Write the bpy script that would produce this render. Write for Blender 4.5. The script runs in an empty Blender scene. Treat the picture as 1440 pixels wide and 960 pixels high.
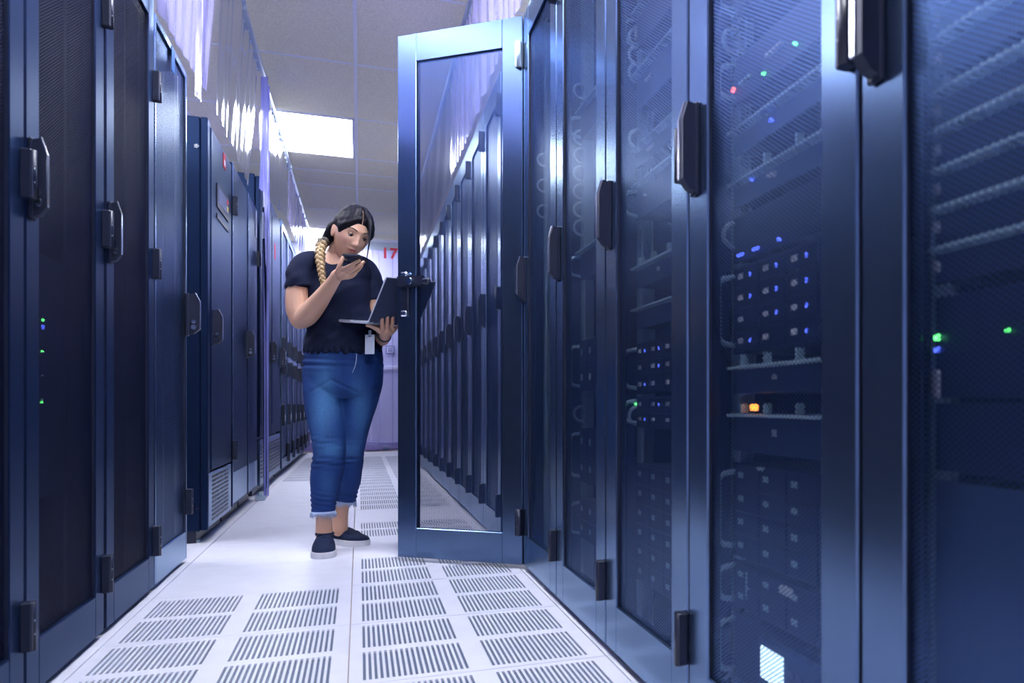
import bpy, bmesh, math, random
from mathutils import Vector, Matrix
random.seed(7)
S = bpy.context.scene
COL = S.collection
PI = math.pi

# ------------------------------------------------------------------ camera
CX, CY, FPX, YAW = 1034.625, 569.957, 1226.09, 0.40738
CAM = Vector((0.0249, -2.8110, 0.6463))
RV = Vector((math.cos(YAW), -math.sin(YAW), 0)); DV = Vector((math.sin(YAW), math.cos(YAW), 0))
cd = bpy.data.cameras.new('camera'); cam = bpy.data.objects.new('camera', cd); COL.objects.link(cam)
cam.location = CAM; cam.rotation_euler = (PI / 2, 0, -YAW)
cd.sensor_width = 36; cd.lens = FPX / 1440 * 36
cd.shift_x = (720 - CX) / 1440; cd.shift_y = (CY - 480) / 1440
cd.clip_start = 0.02; cd.clip_end = 100
cd.dof.use_dof = True; cd.dof.focus_distance = 3.9; cd.dof.aperture_fstop = 5.0
S.camera = cam
# ------------------------------------------------------------------ light and exposure
W = bpy.data.worlds.new('world'); S.world = W; W.use_nodes = True
W.node_tree.nodes['Background'].inputs[0].default_value = (0.25, 0.32, 0.6, 1)
W.node_tree.nodes['Background'].inputs[1].default_value = 0.2
S.view_settings.view_transform = 'Standard'; S.view_settings.look = 'None'
S.view_settings.gamma = 1.0; S.view_settings.use_curve_mapping = False
S.view_settings.exposure = 0.25
LAMP = 26.0            # radiance of the ceiling light diffusers
LAMP_COL = (0.90, 0.93, 1.0)
S.cycles.transparent_max_bounces = 24
S.cycles.max_bounces = 8
S.cycles.sample_clamp_indirect = 6.0

# ------------------------------------------------------------------ materials
def lin(c): return c / 12.92 if c <= .04045 else ((c + .055) / 1.055) ** 2.4
def rgb(h): return tuple(lin(int(h[i:i + 2], 16) / 255) for i in (0, 2, 4)) + (1,)
def mat(name, col, rough=.5, metal=0., spec=.5, emit=None, strength=0., noise=0., nscale=40., bump=0., bscale=200., coat=0., sub=0.):
    m = bpy.data.materials.new(name); m.use_nodes = True
    nt = m.node_tree; p = nt.nodes['Principled BSDF']
    col = rgb(col) if isinstance(col, str) else col
    p.inputs['Base Color'].default_value = col
    p.inputs['Roughness'].default_value = rough; p.inputs['Metallic'].default_value = metal
    p.inputs['Specular IOR Level'].default_value = spec; p.inputs['Coat Weight'].default_value = coat
    if sub: p.inputs['Subsurface Weight'].default_value = sub; p.inputs['Subsurface Scale'].default_value = .01
    if emit is not None:
        p.inputs['Emission Color'].default_value = rgb(emit) if isinstance(emit, str) else emit
        p.inputs['Emission Strength'].default_value = strength
    if noise or bump:
        tc = nt.nodes.new('ShaderNodeTexCoord')
    if noise:
        n = nt.nodes.new('ShaderNodeTexNoise'); n.inputs['Scale'].default_value = nscale; n.inputs['Detail'].default_value = 4
        nt.links.new(tc.outputs['Object'], n.inputs['Vector'])
        r = nt.nodes.new('ShaderNodeMapRange'); r.inputs['To Min'].default_value = 1 - noise; r.inputs['To Max'].default_value = 1 + noise
        r.inputs['From Min'].default_value = .3; r.inputs['From Max'].default_value = .7
        nt.links.new(n.outputs['Fac'], r.inputs['Value'])
        mx = nt.nodes.new('ShaderNodeMix'); mx.data_type = 'RGBA'; mx.blend_type = 'MULTIPLY'; mx.inputs['Factor'].default_value = 1
        mx.inputs['A'].default_value = col; nt.links.new(r.outputs['Result'], mx.inputs['B'])
        nt.links.new(mx.outputs['Result'], p.inputs['Base Color'])
    if bump:
        n2 = nt.nodes.new('ShaderNodeTexNoise'); n2.inputs['Scale'].default_value = bscale; n2.inputs['Detail'].default_value = 3
        nt.links.new(tc.outputs['Object'], n2.inputs['Vector'])
        b = nt.nodes.new('ShaderNodeBump'); b.inputs['Strength'].default_value = bump; b.inputs['Distance'].default_value = .004
        nt.links.new(n2.outputs['Fac'], b.inputs['Height']); nt.links.new(b.outputs['Normal'], p.inputs['Normal'])
    return m

def nmath(nt, op, a, b=None):
    n = nt.nodes.new('ShaderNodeMath'); n.operation = op
    for i, v in enumerate((a, b)):
        if v is None: continue
        if isinstance(v, (int, float)): n.inputs[i].default_value = v
        else: nt.links.new(v, n.inputs[i])
    return n.outputs[0]

def perforated(name, col, rough, metal, pitch, radius):
    """sheet metal with round holes in a hexagonal pattern, cut in the object's own y-z plane"""
    m = bpy.data.materials.new(name); m.use_nodes = True; nt = m.node_tree
    p = nt.nodes['Principled BSDF']; out = nt.nodes['Material Output']
    p.inputs['Base Color'].default_value = rgb(col); p.inputs['Roughness'].default_value = rough; p.inputs['Metallic'].default_value = metal; p.inputs['Specular IOR Level'].default_value = .9 if metal > .2 else .15
    tc = nt.nodes.new('ShaderNodeTexCoord'); sx = nt.nodes.new('ShaderNodeSeparateXYZ')
    nt.links.new(tc.outputs['Object'], sx.inputs[0])
    a = pitch; b = pitch * math.sqrt(3)
    def dist(off):
        u = nmath(nt, 'MULTIPLY', nmath(nt, 'SUBTRACT', nmath(nt, 'FRACT', nmath(nt, 'ADD', nmath(nt, 'MULTIPLY', sx.outputs['Y'], 1 / b), off + 50)), .5), b)
        v = nmath(nt, 'MULTIPLY', nmath(nt, 'SUBTRACT', nmath(nt, 'FRACT', nmath(nt, 'ADD', nmath(nt, 'MULTIPLY', sx.outputs['Z'], 1 / a), off + 50)), .5), a)
        return nmath(nt, 'ADD', nmath(nt, 'MULTIPLY', u, u), nmath(nt, 'MULTIPLY', v, v))
    hole = nmath(nt, 'LESS_THAN', nmath(nt, 'MINIMUM', dist(0.), dist(.5)), radius * radius)
    t = nt.nodes.new('ShaderNodeBsdfTransparent'); mx = nt.nodes.new('ShaderNodeMixShader')
    nt.links.new(hole, mx.inputs[0]); nt.links.new(p.outputs[0], mx.inputs[1]); nt.links.new(t.outputs[0], mx.inputs[2])
    nt.links.new(mx.outputs[0], out.inputs['Surface'])
    return m

def vinyl(name, tint, clear=.5):
    m = bpy.data.materials.new(name); m.use_nodes = True; nt = m.node_tree
    nt.nodes.remove(nt.nodes['Principled BSDF']); out = nt.nodes['Material Output']
    t = nt.nodes.new('ShaderNodeBsdfTransparent'); t.inputs[0].default_value = (.86, .85, 1, 1)
    tl = nt.nodes.new('ShaderNodeBsdfTranslucent'); tl.inputs[0].default_value = tint
    df = nt.nodes.new('ShaderNodeBsdfDiffuse'); df.inputs[0].default_value = tint
    g = nt.nodes.new('ShaderNodeBsdfGlossy'); g.inputs['Roughness'].default_value = .12; g.inputs[0].default_value = (.9, .92, 1, 1)
    a = nt.nodes.new('ShaderNodeMixShader'); a.inputs[0].default_value = .4
    nt.links.new(tl.outputs[0], a.inputs[1]); nt.links.new(df.outputs[0], a.inputs[2])
    b = nt.nodes.new('ShaderNodeMixShader'); b.inputs[0].default_value = clear
    nt.links.new(a.outputs[0], b.inputs[1]); nt.links.new(t.outputs[0], b.inputs[2])
    fr = nt.nodes.new('ShaderNodeFresnel'); fr.inputs['IOR'].default_value = 1.5
    c = nt.nodes.new('ShaderNodeMixShader')
    nt.links.new(fr.outputs[0], c.inputs[0]); nt.links.new(b.outputs[0], c.inputs[1]); nt.links.new(g.outputs[0], c.inputs[2])
    nt.links.new(c.outputs[0], out.inputs['Surface'])
    return m

M = {}
M['rack'] = mat('rack_paint_blue_steel', (.125, .195, .335, 1), .23, .92, .5, noise=.05, nscale=6)
M['rack'].node_tree.nodes['Principled BSDF'].inputs['Specular Tint'].default_value = (.80, .92, 1, 1)
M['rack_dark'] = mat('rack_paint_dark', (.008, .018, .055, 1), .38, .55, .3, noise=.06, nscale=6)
M['cabinet'] = mat('cabinet_interior', (.004, .010, .045, 1), .55, .1, .3)
M['mesh'] = perforated('perforated_door_sheet', '46608f', .34, .92, .0072, .0030)
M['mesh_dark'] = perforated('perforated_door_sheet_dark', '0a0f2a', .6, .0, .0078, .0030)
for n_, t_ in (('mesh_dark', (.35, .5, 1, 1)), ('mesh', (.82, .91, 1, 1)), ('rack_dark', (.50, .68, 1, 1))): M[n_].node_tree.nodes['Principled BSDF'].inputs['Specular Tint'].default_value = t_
M['black'] = mat('black_plastic', (.010, .014, .036, 1), .38)
M['chrome'] = mat('chrome', (.8, .84, .95, 1), .15, 1.)
M['steel'] = mat('brushed_steel', (.50, .62, .72, 1), .35, .4)
M['seal'] = mat('edge_bright', (.5, .55, .7, 1), .3, .8)
M['rail'] = mat('rack_rail_zinc', (.42, .62, .74, 1), .4, .1)
M['server'] = mat('server_face_dark', (.008, .018, .068, 1), .45, .3)
M['server_grey'] = mat('server_face_grey', (.05, .10, .24, 1), .4, .5)
M['bay'] = mat('drive_bay', (.013, .026, .085, 1), .4, .4)
M['label'] = mat('white_label', (.75, .8, .9, 1), .5)
M['led_blue'] = mat('led_blue', (.05, .05, .3, 1), .4, emit=(.08, .14, 1, 1), strength=3)
M['led_green'] = mat('led_green', (.05, .3, .05, 1), .4, emit=(.12, 1, .2, 1), strength=5)
M['led_red'] = mat('led_red', (.3, .05, .05, 1), .4, emit=(1, .12, .08, 1), strength=4)
M['led_orange'] = mat('led_orange', (.3, .1, .02, 1), .4, emit=(1, .3, .04, 1), strength=5)
M['lcd'] = mat('lcd_lit', (.6, .75, .8, 1), .3, emit=(.65, .9, 1, 1), strength=2.2)
M['tile'] = mat('floor_laminate', (.80, .80, .91, 1), .38, 0, .5, noise=.035, nscale=9)
M['slot'] = mat('tile_damper_grey', (.115, .15, .22, 1), .55, .2, noise=.25, nscale=160)
M['subfloor'] = mat('joint_brown_grey', (.40, .33, .31, 1), .8)
M['ceil'] = mat('ceiling_tile', (.93, .87, .69, 1), .9, 0, .2, noise=.10, nscale=90, bump=.5, bscale=160)
M['tbar'] = mat('ceiling_grid_white', (.92, .92, .94, 1), .5)
M['wall'] = mat('painted_wall', (.62, .64, .82, 1), .7, noise=.03, nscale=3)
M['wall_trim'] = mat('white_trim', (.8, .82, .95, 1), .5)
M['purple'] = mat('purple_grey_base', (.20, .17, .42, 1), .6)
M['railtube'] = mat('galvanised_tube', (.52, .60, .72, 1), .35, .6)
M['vinyl'] = vinyl('clear_vinyl', (.52, .49, .96, 1), .45)
M['vinyl_clear'] = vinyl('strip_vinyl', (.62, .60, .98, 1), .74)
M['vinyl_deep'] = vinyl('vinyl_stacked', (.40, .42, .92, 1), .22)
M['lamp'] = mat('light_diffuser', (.9, .9, .9, 1), .5, emit=LAMP_COL + (1,), strength=LAMP)
M['red'] = mat('red_print', (.62, .03, .06, 1), .6)
M['tape'] = mat('blue_tape', (.02, .16, .45, 1), .6)
M['sign'] = mat('sign_blue_grey', (.10, .13, .28, 1), .5)
M['yellow'] = mat('yellow_mark', (.8, .6, .1, 1), .5)

# ------------------------------------------------------------------ mesh helpers
class MB:
    def __init__(s): s.v = []; s.f = []; s.m = []; s.sm = []
    def add(s, vs, fs, mi=0, smooth=False):
        o = len(s.v); s.v += [tuple(v) for v in vs]
        for f in fs: s.f.append([i + o for i in f]); s.m.append(mi); s.sm.append(smooth)
    def box(s, a, b, bev=0., mi=0):
        x0, y0, z0 = (min(a[i], b[i]) for i in range(3)); x1, y1, z1 = (max(a[i], b[i]) for i in range(3))
        if bev <= 0:
            vs = [(x, y, z) for x in (x0, x1) for y in (y0, y1) for z in (z0, z1)]
            s.add(vs, [(0, 1, 3, 2), (4, 6, 7, 5), (0, 4, 5, 1), (2, 3, 7, 6), (0, 2, 6, 4), (1, 5, 7, 3)], mi); return
        b_ = min(bev, (x1 - x0) * .49, (y1 - y0) * .49, (z1 - z0) * .49)
        bm = bmesh.new(); bmesh.ops.create_cube(bm, size=1)
        for v in bm.verts:
            v.co = Vector(((x0 + x1) / 2 + v.co.x * (x1 - x0), (y0 + y1) / 2 + v.co.y * (y1 - y0), (z0 + z1) / 2 + v.co.z * (z1 - z0)))
        bmesh.ops.bevel(bm, geom=bm.edges[:], offset=b_, segments=1, affect='EDGES')
        s.bm(bm, mi)
    def bm(s, bm, mi=0, smooth=False):
        bm.verts.ensure_lookup_table(); bm.verts.index_update()
        s.add([v.co[:] for v in bm.verts], [[v.index for v in f.verts] for f in bm.faces], mi, smooth); bm.free()
    def prism(s, prof, axis, a, b, mi=0):
        """prof: 2-D outline in the two other axes (in xyz order)"""
        n = len(prof); vs = []
        for t in (a, b):
            for p, q in prof:
                vs.append({'x': (t, p, q), 'y': (p, t, q), 'z': (p, q, t)}[axis])
        fs = [[i, (i + 1) % n, n + (i + 1) % n, n + i] for i in range(n)] + [list(range(n))[::-1], list(range(n, 2 * n))]
        s.add(vs, fs, mi)
    def tube(s, pts, r, seg=8, mi=0, cap=True, closed=False, flat=1.):
        pts = [Vector(p) for p in pts]; n = len(pts)
        rr = r if isinstance(r, (list, tuple)) else [r] * n
        vs = []; prev = None
        for i, p in enumerate(pts):
            if closed: t = pts[(i + 1) % n] - pts[i - 1]
            else: t = pts[min(i + 1, n - 1)] - pts[max(i - 1, 0)]
            t.normalize()
            if prev is None:
                up = Vector((0, 0, 1)) if abs(t.z) < .9 else Vector((1, 0, 0))
                nrm = t.cross(up).normalized()
            else:
                nrm = (prev - t * prev.dot(t)).normalized()
            prev = nrm; bi = t.cross(nrm)
            for k in range(seg):
                a = 2 * PI * k / seg
                vs.append(p + nrm * math.cos(a) * rr[i] + bi * math.sin(a) * rr[i] * flat)
        fs = []
        for i in range(n if closed else n - 1):
            j = (i + 1) % n
            for k in range(seg):
                fs.append((i * seg + k, i * seg + (k + 1) % seg, j * seg + (k + 1) % seg, j * seg + k))
        s.add(vs, fs, mi, True)
        if cap and not closed:
            o = len(s.v) - len(vs)
            s.f.append([o + k for k in range(seg)][::-1]); s.m.append(mi); s.sm.append(False)
            s.f.append([o + (n - 1) * seg + k for k in range(seg)]); s.m.append(mi); s.sm.append(False)
    def cyl(s, c, axis, r, h, seg=16, mi=0):
        d = {'x': Vector((1, 0, 0)), 'y': Vector((0, 1, 0)), 'z': Vector((0, 0, 1))}[axis]
        s.tube([Vector(c), Vector(c) + d * h], r, seg, mi)
    def mesh(s, name, mats):
        me = bpy.data.meshes.new(name); me.from_pydata(s.v, [], s.f)
        for m in (mats if isinstance(mats, (list, tuple)) else [mats]): me.materials.append(m)
        me.polygons.foreach_set('material_index', s.m); me.polygons.foreach_set('use_smooth', s.sm)
        bm = bmesh.new(); bm.from_mesh(me); bmesh.ops.recalc_face_normals(bm, faces=bm.faces[:]); bm.to_mesh(me); bm.free()
        me.update(); return me
    def build(s, name, mats, parent=None, loc=(0, 0, 0)):
        return link(name, s.mesh(name, mats), parent, loc)

def link(name, me, parent=None, loc=(0, 0, 0)):
    o = bpy.data.objects.new(name, me); COL.objects.link(o); o.location = loc
    if parent is not None: o.parent = parent
    return o
def empty(name, loc, rz=0., parent=None):
    o = bpy.data.objects.new(name, None); COL.objects.link(o); o.location = loc; o.rotation_euler = (0, 0, rz)
    o.empty_display_size = .1
    if parent is not None: o.parent = parent
    return o
def tag(o, label, cat, group=None):
    o['label'] = label; o['category'] = cat
    if group: o['group'] = group
    return o
def struct(o): o['kind'] = 'structure'; return o
def copy_tree(o, parent=None):
    kids = list(o.children)
    c = o.copy(); COL.objects.link(c)
    if parent is not None: c.parent = parent
    for k in kids: copy_tree(k, c)
    return c

ords = ['first', 'second', 'third', 'fourth', 'fifth', 'sixth', 'seventh', 'eighth', 'ninth', 'tenth', 'eleventh', 'twelfth', 'thirteenth', 'fourteenth', 'fifteenth', 'sixteenth']
# ------------------------------------------------------------------ floor
RX, LX = 0.62, -0.63           # the planes of the right and left rack fronts
ZC = 2.95                      # ceiling height
P = 0.61                       # floor panel size
YB = 10.9                      # back wall
fb = MB(); fb.box((-3.3, -4.2, -.12), (3.3, YB, -.012))
floor = struct(fb.build('floor', M['subfloor']))
def solid_tile():
    b = MB(); g = .0016
    b.box((g, g, -.012), (P - g, P - g, 0), .0012); return b.mesh('floor_tile', M['tile'])
def slotted_tile():
    """a steel panel with four blocks of cut slots and the grey damper plate below them"""
    b = MB(); g = .0016; n = 19; pit = .2465 / n; sw = pit * .52
    xs = [g]; hole_x = []
    for x0 in (.0325, .3285):
        for k in range(n):
            a = x0 + k * pit; xs += [a, a + sw]; hole_x.append((a, a + sw))
    xs.append(P - g)
    ys = [g]
    for y0, y1 in ((.030, .281), (.329, .580)): ys += [y0, y1]
    ys.append(P - g)
    nx, ny = len(xs), len(ys)
    vs = [(x, y, 0) for y in ys for x in xs]; fs = []
    for j in range(ny - 1):
        for i in range(nx - 1):
            if j % 2 == 1 and i % 2 == 1: continue
            fs.append((j * nx + i, j * nx + i + 1, (j + 1) * nx + i + 1, (j + 1) * nx + i))
    b.add(vs, fs, 0)
    for j in (1, 3):
        for a, c in hole_x:
            y0, y1 = ys[j], ys[j + 1]; d = -.005
            v = [(a, y0, 0), (c, y0, 0), (c, y1, 0), (a, y1, 0), (a, y0, d), (c, y0, d), (c, y1, d), (a, y1, d)]
            b.add(v, [(0, 1, 5, 4), (1, 2, 6, 5), (2, 3, 7, 6), (3, 0, 4, 7)], 0)
            # damper plate seen through the slot as small rungs with gaps
            b.add(v[4:], [(0, 1, 2, 3)], 1)
    e = [(g, g), (P - g, g), (P - g, P - g), (g, P - g)]
    for k in range(4):
        p, q = e[k], e[(k + 1) % 4]
        b.add([(p[0], p[1], 0), (q[0], q[1], 0), (q[0], q[1], -.012), (p[0], p[1], -.012)], [(0, 1, 2, 3)], 0)
    return b.mesh('perforated_floor_tile', [M['tile'], M['slot']])
T_SOLID, T_SLOT = solid_tile(), slotted_tile()
for i in (-2, -1, 0, 1):
    for k in range(-5, 18):
        perf = False
        if i == 0: perf = k <= 1 or k == 3 or (5 <= k <= 14)
        if i == -1: perf = k <= 0 or (9 <= k <= 14)
        y = k * P
        if y + P > YB + .02: continue
        link('perforated_floor_tile' if perf else 'floor_tile', T_SLOT if perf else T_SOLID, floor, (i * P, y, 0))

# ------------------------------------------------------------------ ceiling
cb = MB(); cb.box((-3.3, -4.2, ZC + .02), (3.3, YB, ZC + .12)); ceiling = struct(cb.build('ceiling', M['tbar']))
tb = MB(); tb.box((.006, .006, ZC + .002), (P - .006, 1.22 - .006, ZC + .02), .003); TM = tb.mesh('ceiling_tile', M['ceil'])
LIGHTS = [(-1, 2), (0, -2), (0, -4), (-3, -1), (-3, -2), (-3, -3), (-4, 0), (2, -1), (2, -2), (2, -3), (3, 0), (-4, 1), (3, 1), (-4, 3), (3, 3), (-4, 5), (3, 5), (-1, 6)]     # (column, row) of lit panels; all after the first added to brighten the room
Y0C = 2.40
for i in range(-5, 5):
    for k in range(-5, 7):
        y = Y0C + k * 1.22
        if (i, k) in LIGHTS or y + 1.22 > YB + .3: continue
        link('ceiling_tile', TM, ceiling, (i * P, y, 0))
for i in range(-5, 6):
    g = MB(); g.box((i * P - .012, -4.0, ZC - .004), (i * P + .012, YB, ZC + .019), .002); g.build('grid_bar', M['tbar'], ceiling)
for k in range(-5, 8):
    y = Y0C + k * 1.22
    if y < YB: g = MB(); g.box((-3.2, y - .012, ZC - .002), (3.2, y + .012, ZC + .018), .002); g.build('grid_bar', M['tbar'], ceiling)
g = MB(); g.box((-3.2, 6.66 - .012, ZC - .002), (3.2, 6.66 + .012, ZC + .018), .002); g.build('grid_bar', M['tbar'], ceiling)
for n, (i, k) in enumerate(LIGHTS):
    y = Y0C + k * 1.22
    t = empty('ceiling_light', (i * P + P / 2, y + .61, ZC))
    lab = 'bright rectangular ceiling light panel in the white grid left of the open door' if n == 0 else ('added ceiling light panel hidden at the very end of the aisle' if k == 6 else 'added unseen ceiling light panel over %s, %s from the camera end' % ({-1: 'the aisle', 0: 'the aisle', -3: 'the left racks', -4: 'the left side passage', 2: 'the right racks', 3: 'the right side passage'}[i], ords[k + 5]))
    tag(t, lab, 'light', 'ceiling light panels')
    f = MB()
    for a, b in (((-.292, -.597), (-.272, .597)), ((.272, -.597), (.292, .597)), ((-.272, -.597), (.272, -.577)), ((-.272, .577), (.272, .597))):
        f.box((a[0], a[1], -.006), (b[0], b[1], .018))
    f.build('frame', M['wall_trim'], t)
    d = MB(); d.box((-.271, -.576, -.001), (.271, .576, .010)); d.build('diffuser', M['lamp'], t)

# ------------------------------------------------------------------ walls
def wall(name, a, b): w = MB(); w.box(a, b); return struct(w.build(name, M['wall']))
wall('wall_left', (-3.4, -4.2, -.12), (-3.3, YB, ZC + .12))
wall('wall_right', (3.3, -4.2, -.12), (3.4, YB, ZC + .12))
wall('wall_front', (-3.4, -4.3, -.12), (3.4, -4.2, ZC + .12))
wb = wall('wall_back', (-3.4, YB, -.12), (3.4, YB + .1, ZC + .12))
for k in range(-3, 4):
    b = MB(); b.box((k * .42 + .16, YB - .012, .12), (k * .42 + .19, YB, ZC), .003); b.build('panel_strip', M['wall_trim'], wb)
b = MB(); b.box((-1.2, YB - .03, 1.165), (1.2, YB, 1.225), .006); struct(b.build('trim_1', M['wall_trim']))
b = MB(); b.box((-1.2, YB - .02, .0), (1.2, YB, .11), .004); struct(b.build('baseboard_back', M['purple']))
# small items at the foot of the back wall and on it
b = MB(); b.box((.10, YB - .20, .001), (.27, YB - .04, .10), .008); b.box((.115, YB - .19, .10), (.255, YB - .05, .125), .006)
tag(b.build('equipment_box', M['purple']), 'purple-grey box on the floor at the end of the aisle', 'box')
b = MB(); b.box((.33, YB - .14, .001), (.42, YB - .04, .055), .006); b.box((.345, YB - .13, .055), (.405, YB - .05, .07), .004)
tag(b.build('equipment_box', M['sign']), 'smaller dark box on the floor at the end wall', 'box')
t = empty('wall_control', (.435, YB, 1.46)); tag(t, 'square blue-grey control plate on the far end wall', 'control')
b = MB(); b.box((-.062, -.02, -.062), (.062, 0, .062), .006); b.build('plate', M['sign'], t)
b = MB()
for a, c in (((-.045, -.045), (-.03, .045)), ((.03, -.045), (.045, .045)), ((-.03, -.045), (.03, -.03)), ((-.03, .03), (.03, .045))): b.box((a[0], -.026, a[1]), (c[0], -.02, c[1]))
b.build('pale_border', M['label'], t)
b = MB(); b.tube([(.022 * math.cos(a), -.03, .022 * math.sin(a) - .004) for a in [PI * k / 8 for k in range(-1, 10)]], .005, 6); b.box((-.004, -.03, -.03), (.004, -.02, .0)); b.build('symbol', M['label'], t)

# ------------------------------------------------------------------ racks
RW = 0.63
def ring_frame(b, x0, x1, ya, yb, za, zb, iya, iyb, iza, izb, bev=.003):
    """rectangular frame in the y-z plane with an opening"""
    b.box((x0, ya, za), (x1, iya, zb), bev); b.box((x0, iyb, za), (x1, yb, zb), bev)
    b.box((x0, iya - .001, izb), (x1, iyb + .001, zb), bev); b.box((x0, iya - .001, za), (x1, iyb + .001, iza), bev)
HANDLE = {}
def handle_mesh():
    """swing handle: back plate, chamfered grip standing off the door, chrome edge and lock"""
    if 'h' in HANDLE: return HANDLE['h']
    b = MB(); h = .088
    b.box((-.012, -.017, -h), (0, .017, h), .003, 0)
    prof = [(-.012, -h + .006), (-.030, -h + .010), (-.050, -h + .028), (-.050, h - .034), (-.034, h), (-.012, h - .004)]
    b.prism(prof, 'y', -.014, .010, 0)
    # chrome strip along the outer edge and over the top chamfer
    pr2 = [(-.051, -h + .028), (-.0535, -h + .030), (-.0535, h - .034), (-.036, h + .003), (-.034, h + .001), (-.0505, h - .036)]
    b.prism(pr2, 'y', .001, .011, 1)
    b.tube([(-.030, .0125, -h + .036), (-.030, .017, -h + .036)], .010, 12, 1); b.tube([(-.030, .0125, -h + .058), (-.030, .0165, -h + .058)], .008, 12, 1)
    HANDLE['h'] = b.mesh('handle', [M['black'], M['chrome']]); return HANDLE['h']
def hinge_mesh():
    if 'k' in HANDLE: return HANDLE['k']
    b = MB(); b.box((-.020, .004, -.052), (.002, .032, .052), .003, 0); b.cyl((-.014, .014, -.052), 'z', .010, .104, 10, 0)
    for z in (-.017, .012): b.cyl((-.0225, .018, z), 'x', .0025, .003, 8, 1)
    HANDLE['k'] = b.mesh('hinge', [M['black'], M['steel']]); return HANDLE['k']
MESHES = {}
def door_mesh(key, H, inset, mtop, mbot, paint):
    k = ('d', key)
    if k not in MESHES:
        b = MB(); ring_frame(b, 0, .028, .0055, RW - .0055, .016, H - .012, .004 + inset, RW - .004 - inset, mbot, mtop)
        me = b.mesh('door', [M[paint], M['black']])
        for p_ in me.polygons:
            if abs(p_.normal.y) > .9: p_.material_index = 1     # edges painted black: gasket outside, inner ones to take out bright reflections
        MESHES[k] = me
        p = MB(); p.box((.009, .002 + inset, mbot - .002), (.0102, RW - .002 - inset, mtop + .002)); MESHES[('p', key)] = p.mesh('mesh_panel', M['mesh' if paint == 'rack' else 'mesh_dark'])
        q = MB()      # cabinet: an open fronted steel box
        t = .018; D = 1.02
        q.box((.034, .003, .01), (D, .003 + t, H - .004), .002); q.box((.034, RW - .003 - t, .01), (D, RW - .003, H - .004), .002)
        q.box((.034, .003 + t, H - .004 - t), (D, RW - .003 - t, H - .004)); q.box((.034, .003 + t, .01), (D, RW - .003 - t, .035))
        q.box((D - .02, .003 + t, .035), (D, RW - .003 - t, H - .022))
        for y in (.02, RW - .055): q.box((.036, y, .03), (.06, y + .035, H - .03))
        MESHES[('c', key)] = q.mesh('cabinet', M['cabinet'])
        r = MB(); r.box((.068, .075, .04), (.074, .082 + .018, H - .05)); r.box((.068, .075, .04), (.11, .081, H - .05)); MESHES[('r', key)] = r.mesh('mounting_rail', M['rail' if key == 'right' else 'cabinet'])
        r = MB(); r.box((.068, RW - .10, .04), (.074, RW - .057, H - .05)); r.box((.068, RW - .063, .04), (.11, RW - .057, H - .05))
        for z in [.12 + .0889 * j for j in range(int((H - .3) / .0889))]: r.box((.066, RW - .092, z), (.0685, RW - .084, z + .012))
        MESHES[('s', key)] = r.mesh('mounting_rail', M['rail' if key == 'right' else 'cabinet'])
        pl = MB(); pl.box((.045, .012, 0), (D - .03, RW - .012, .012)); MESHES[('l', key)] = pl.mesh('plinth', M['black'])
    return MESHES
def rack(y_hinge, side, H, key, inset=.098, mtop=2.07, mbot=.14, paint='rack', open_deg=0., sy=1., hz=(.185, 1.14, 2.03), hnd=True, light=False):
    """side +1: right row, front faces -x and the hinge is at the near edge; side -1: the same cabinet turned round.
    y_hinge is the near edge (right row) or the far edge (left row)."""
    d = door_mesh(key, H, inset, mtop, mbot, paint)
    o = empty('server_rack', (RX if side > 0 else LX, y_hinge, 0), 0 if side > 0 else PI); o.scale = (1, sy, 1)
    link('cabinet', d[('c', key)], o); link('plinth', d[('l', key)], o)
    if not light:
        link('mounting_rail', d[('r', key)], o); ml = link('mounting_rail', d[('s', key)], o)
    dr = link('door', d[('d', key)], o); dr.rotation_euler = (0, 0, math.radians(open_deg))
    link('mesh_panel', d[('p', key)], dr)
    for z in hz: link('hinge', hinge_mesh(), dr, (0, -.002, z))
    if hnd: h = link('handle', handle_mesh(), dr, (0, RW - (.046 if side > 0 else .030), 1.137)); h.scale = (.66 if side > 0 else .62, 1, 1)
    return o
RIGHT = {}
seams = [-2.466, -1.836, -1.195, -.567, .060, .685]
def rlab(o, s, g='mesh-door racks in the right row'): return tag(o, s, 'rack', g)
rl = ['blurred nearest right-hand rack, cut off by the right edge of the picture',
      'right-hand rack holding the grid of blue lights and the lit screen',
      'right-hand rack with pale cable rings and a few blue lights, second nearest whole one',
      'narrow-looking right-hand rack between the blue-light rack pair and the open door rack',
      'right-hand rack standing directly in front of the open door hinge']
for n in range(5):
    sy = (seams[n + 1] - seams[n]) / RW
    RIGHT[n] = rlab(rack(seams[n], 1, 2.2, 'right', sy=sy), rl[n])
o = rack(seams[5], 1, 2.2, 'right', sy=.608 / RW, open_deg=47.0); RIGHT[5] = rlab(o, 'right-hand rack whose mesh door stands open into the aisle')
for c in o.children:
    if c.name.startswith('door'):
        c.scale = (1, .985, 1)
        for k in c.children:
            if k.name.startswith('hinge') and k.location.z > 1.9: k.data = k.data.copy(); k.data.materials[0] = M['steel']
        old = [k for k in c.children if k.name.startswith('handle')][0]; bpy.data.objects.remove(old)
        b = MB(); b.box((-.013, -.019, -.085), (0, .019, .085), .004, 0)
        for z in (-.078, .082): b.box((-.020, -.016, z - .012), (-.010, .016, z + .012), .005, 1)
        b.prism([(-.030, .034), (-.012, .030), (-.012, .072), (-.030, .074)], 'y', -.105, .022, 0)      # lever swung level
        b.cyl((-.040, -.045, .052), 'x', .015, .012, 14, 1); b.box((-.034, -.142, .036), (-.014, -.104, .062), .006, 0)
        b.build('handle', [M['black'], M['chrome']], c, (0, RW - .052, 1.105))
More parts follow.
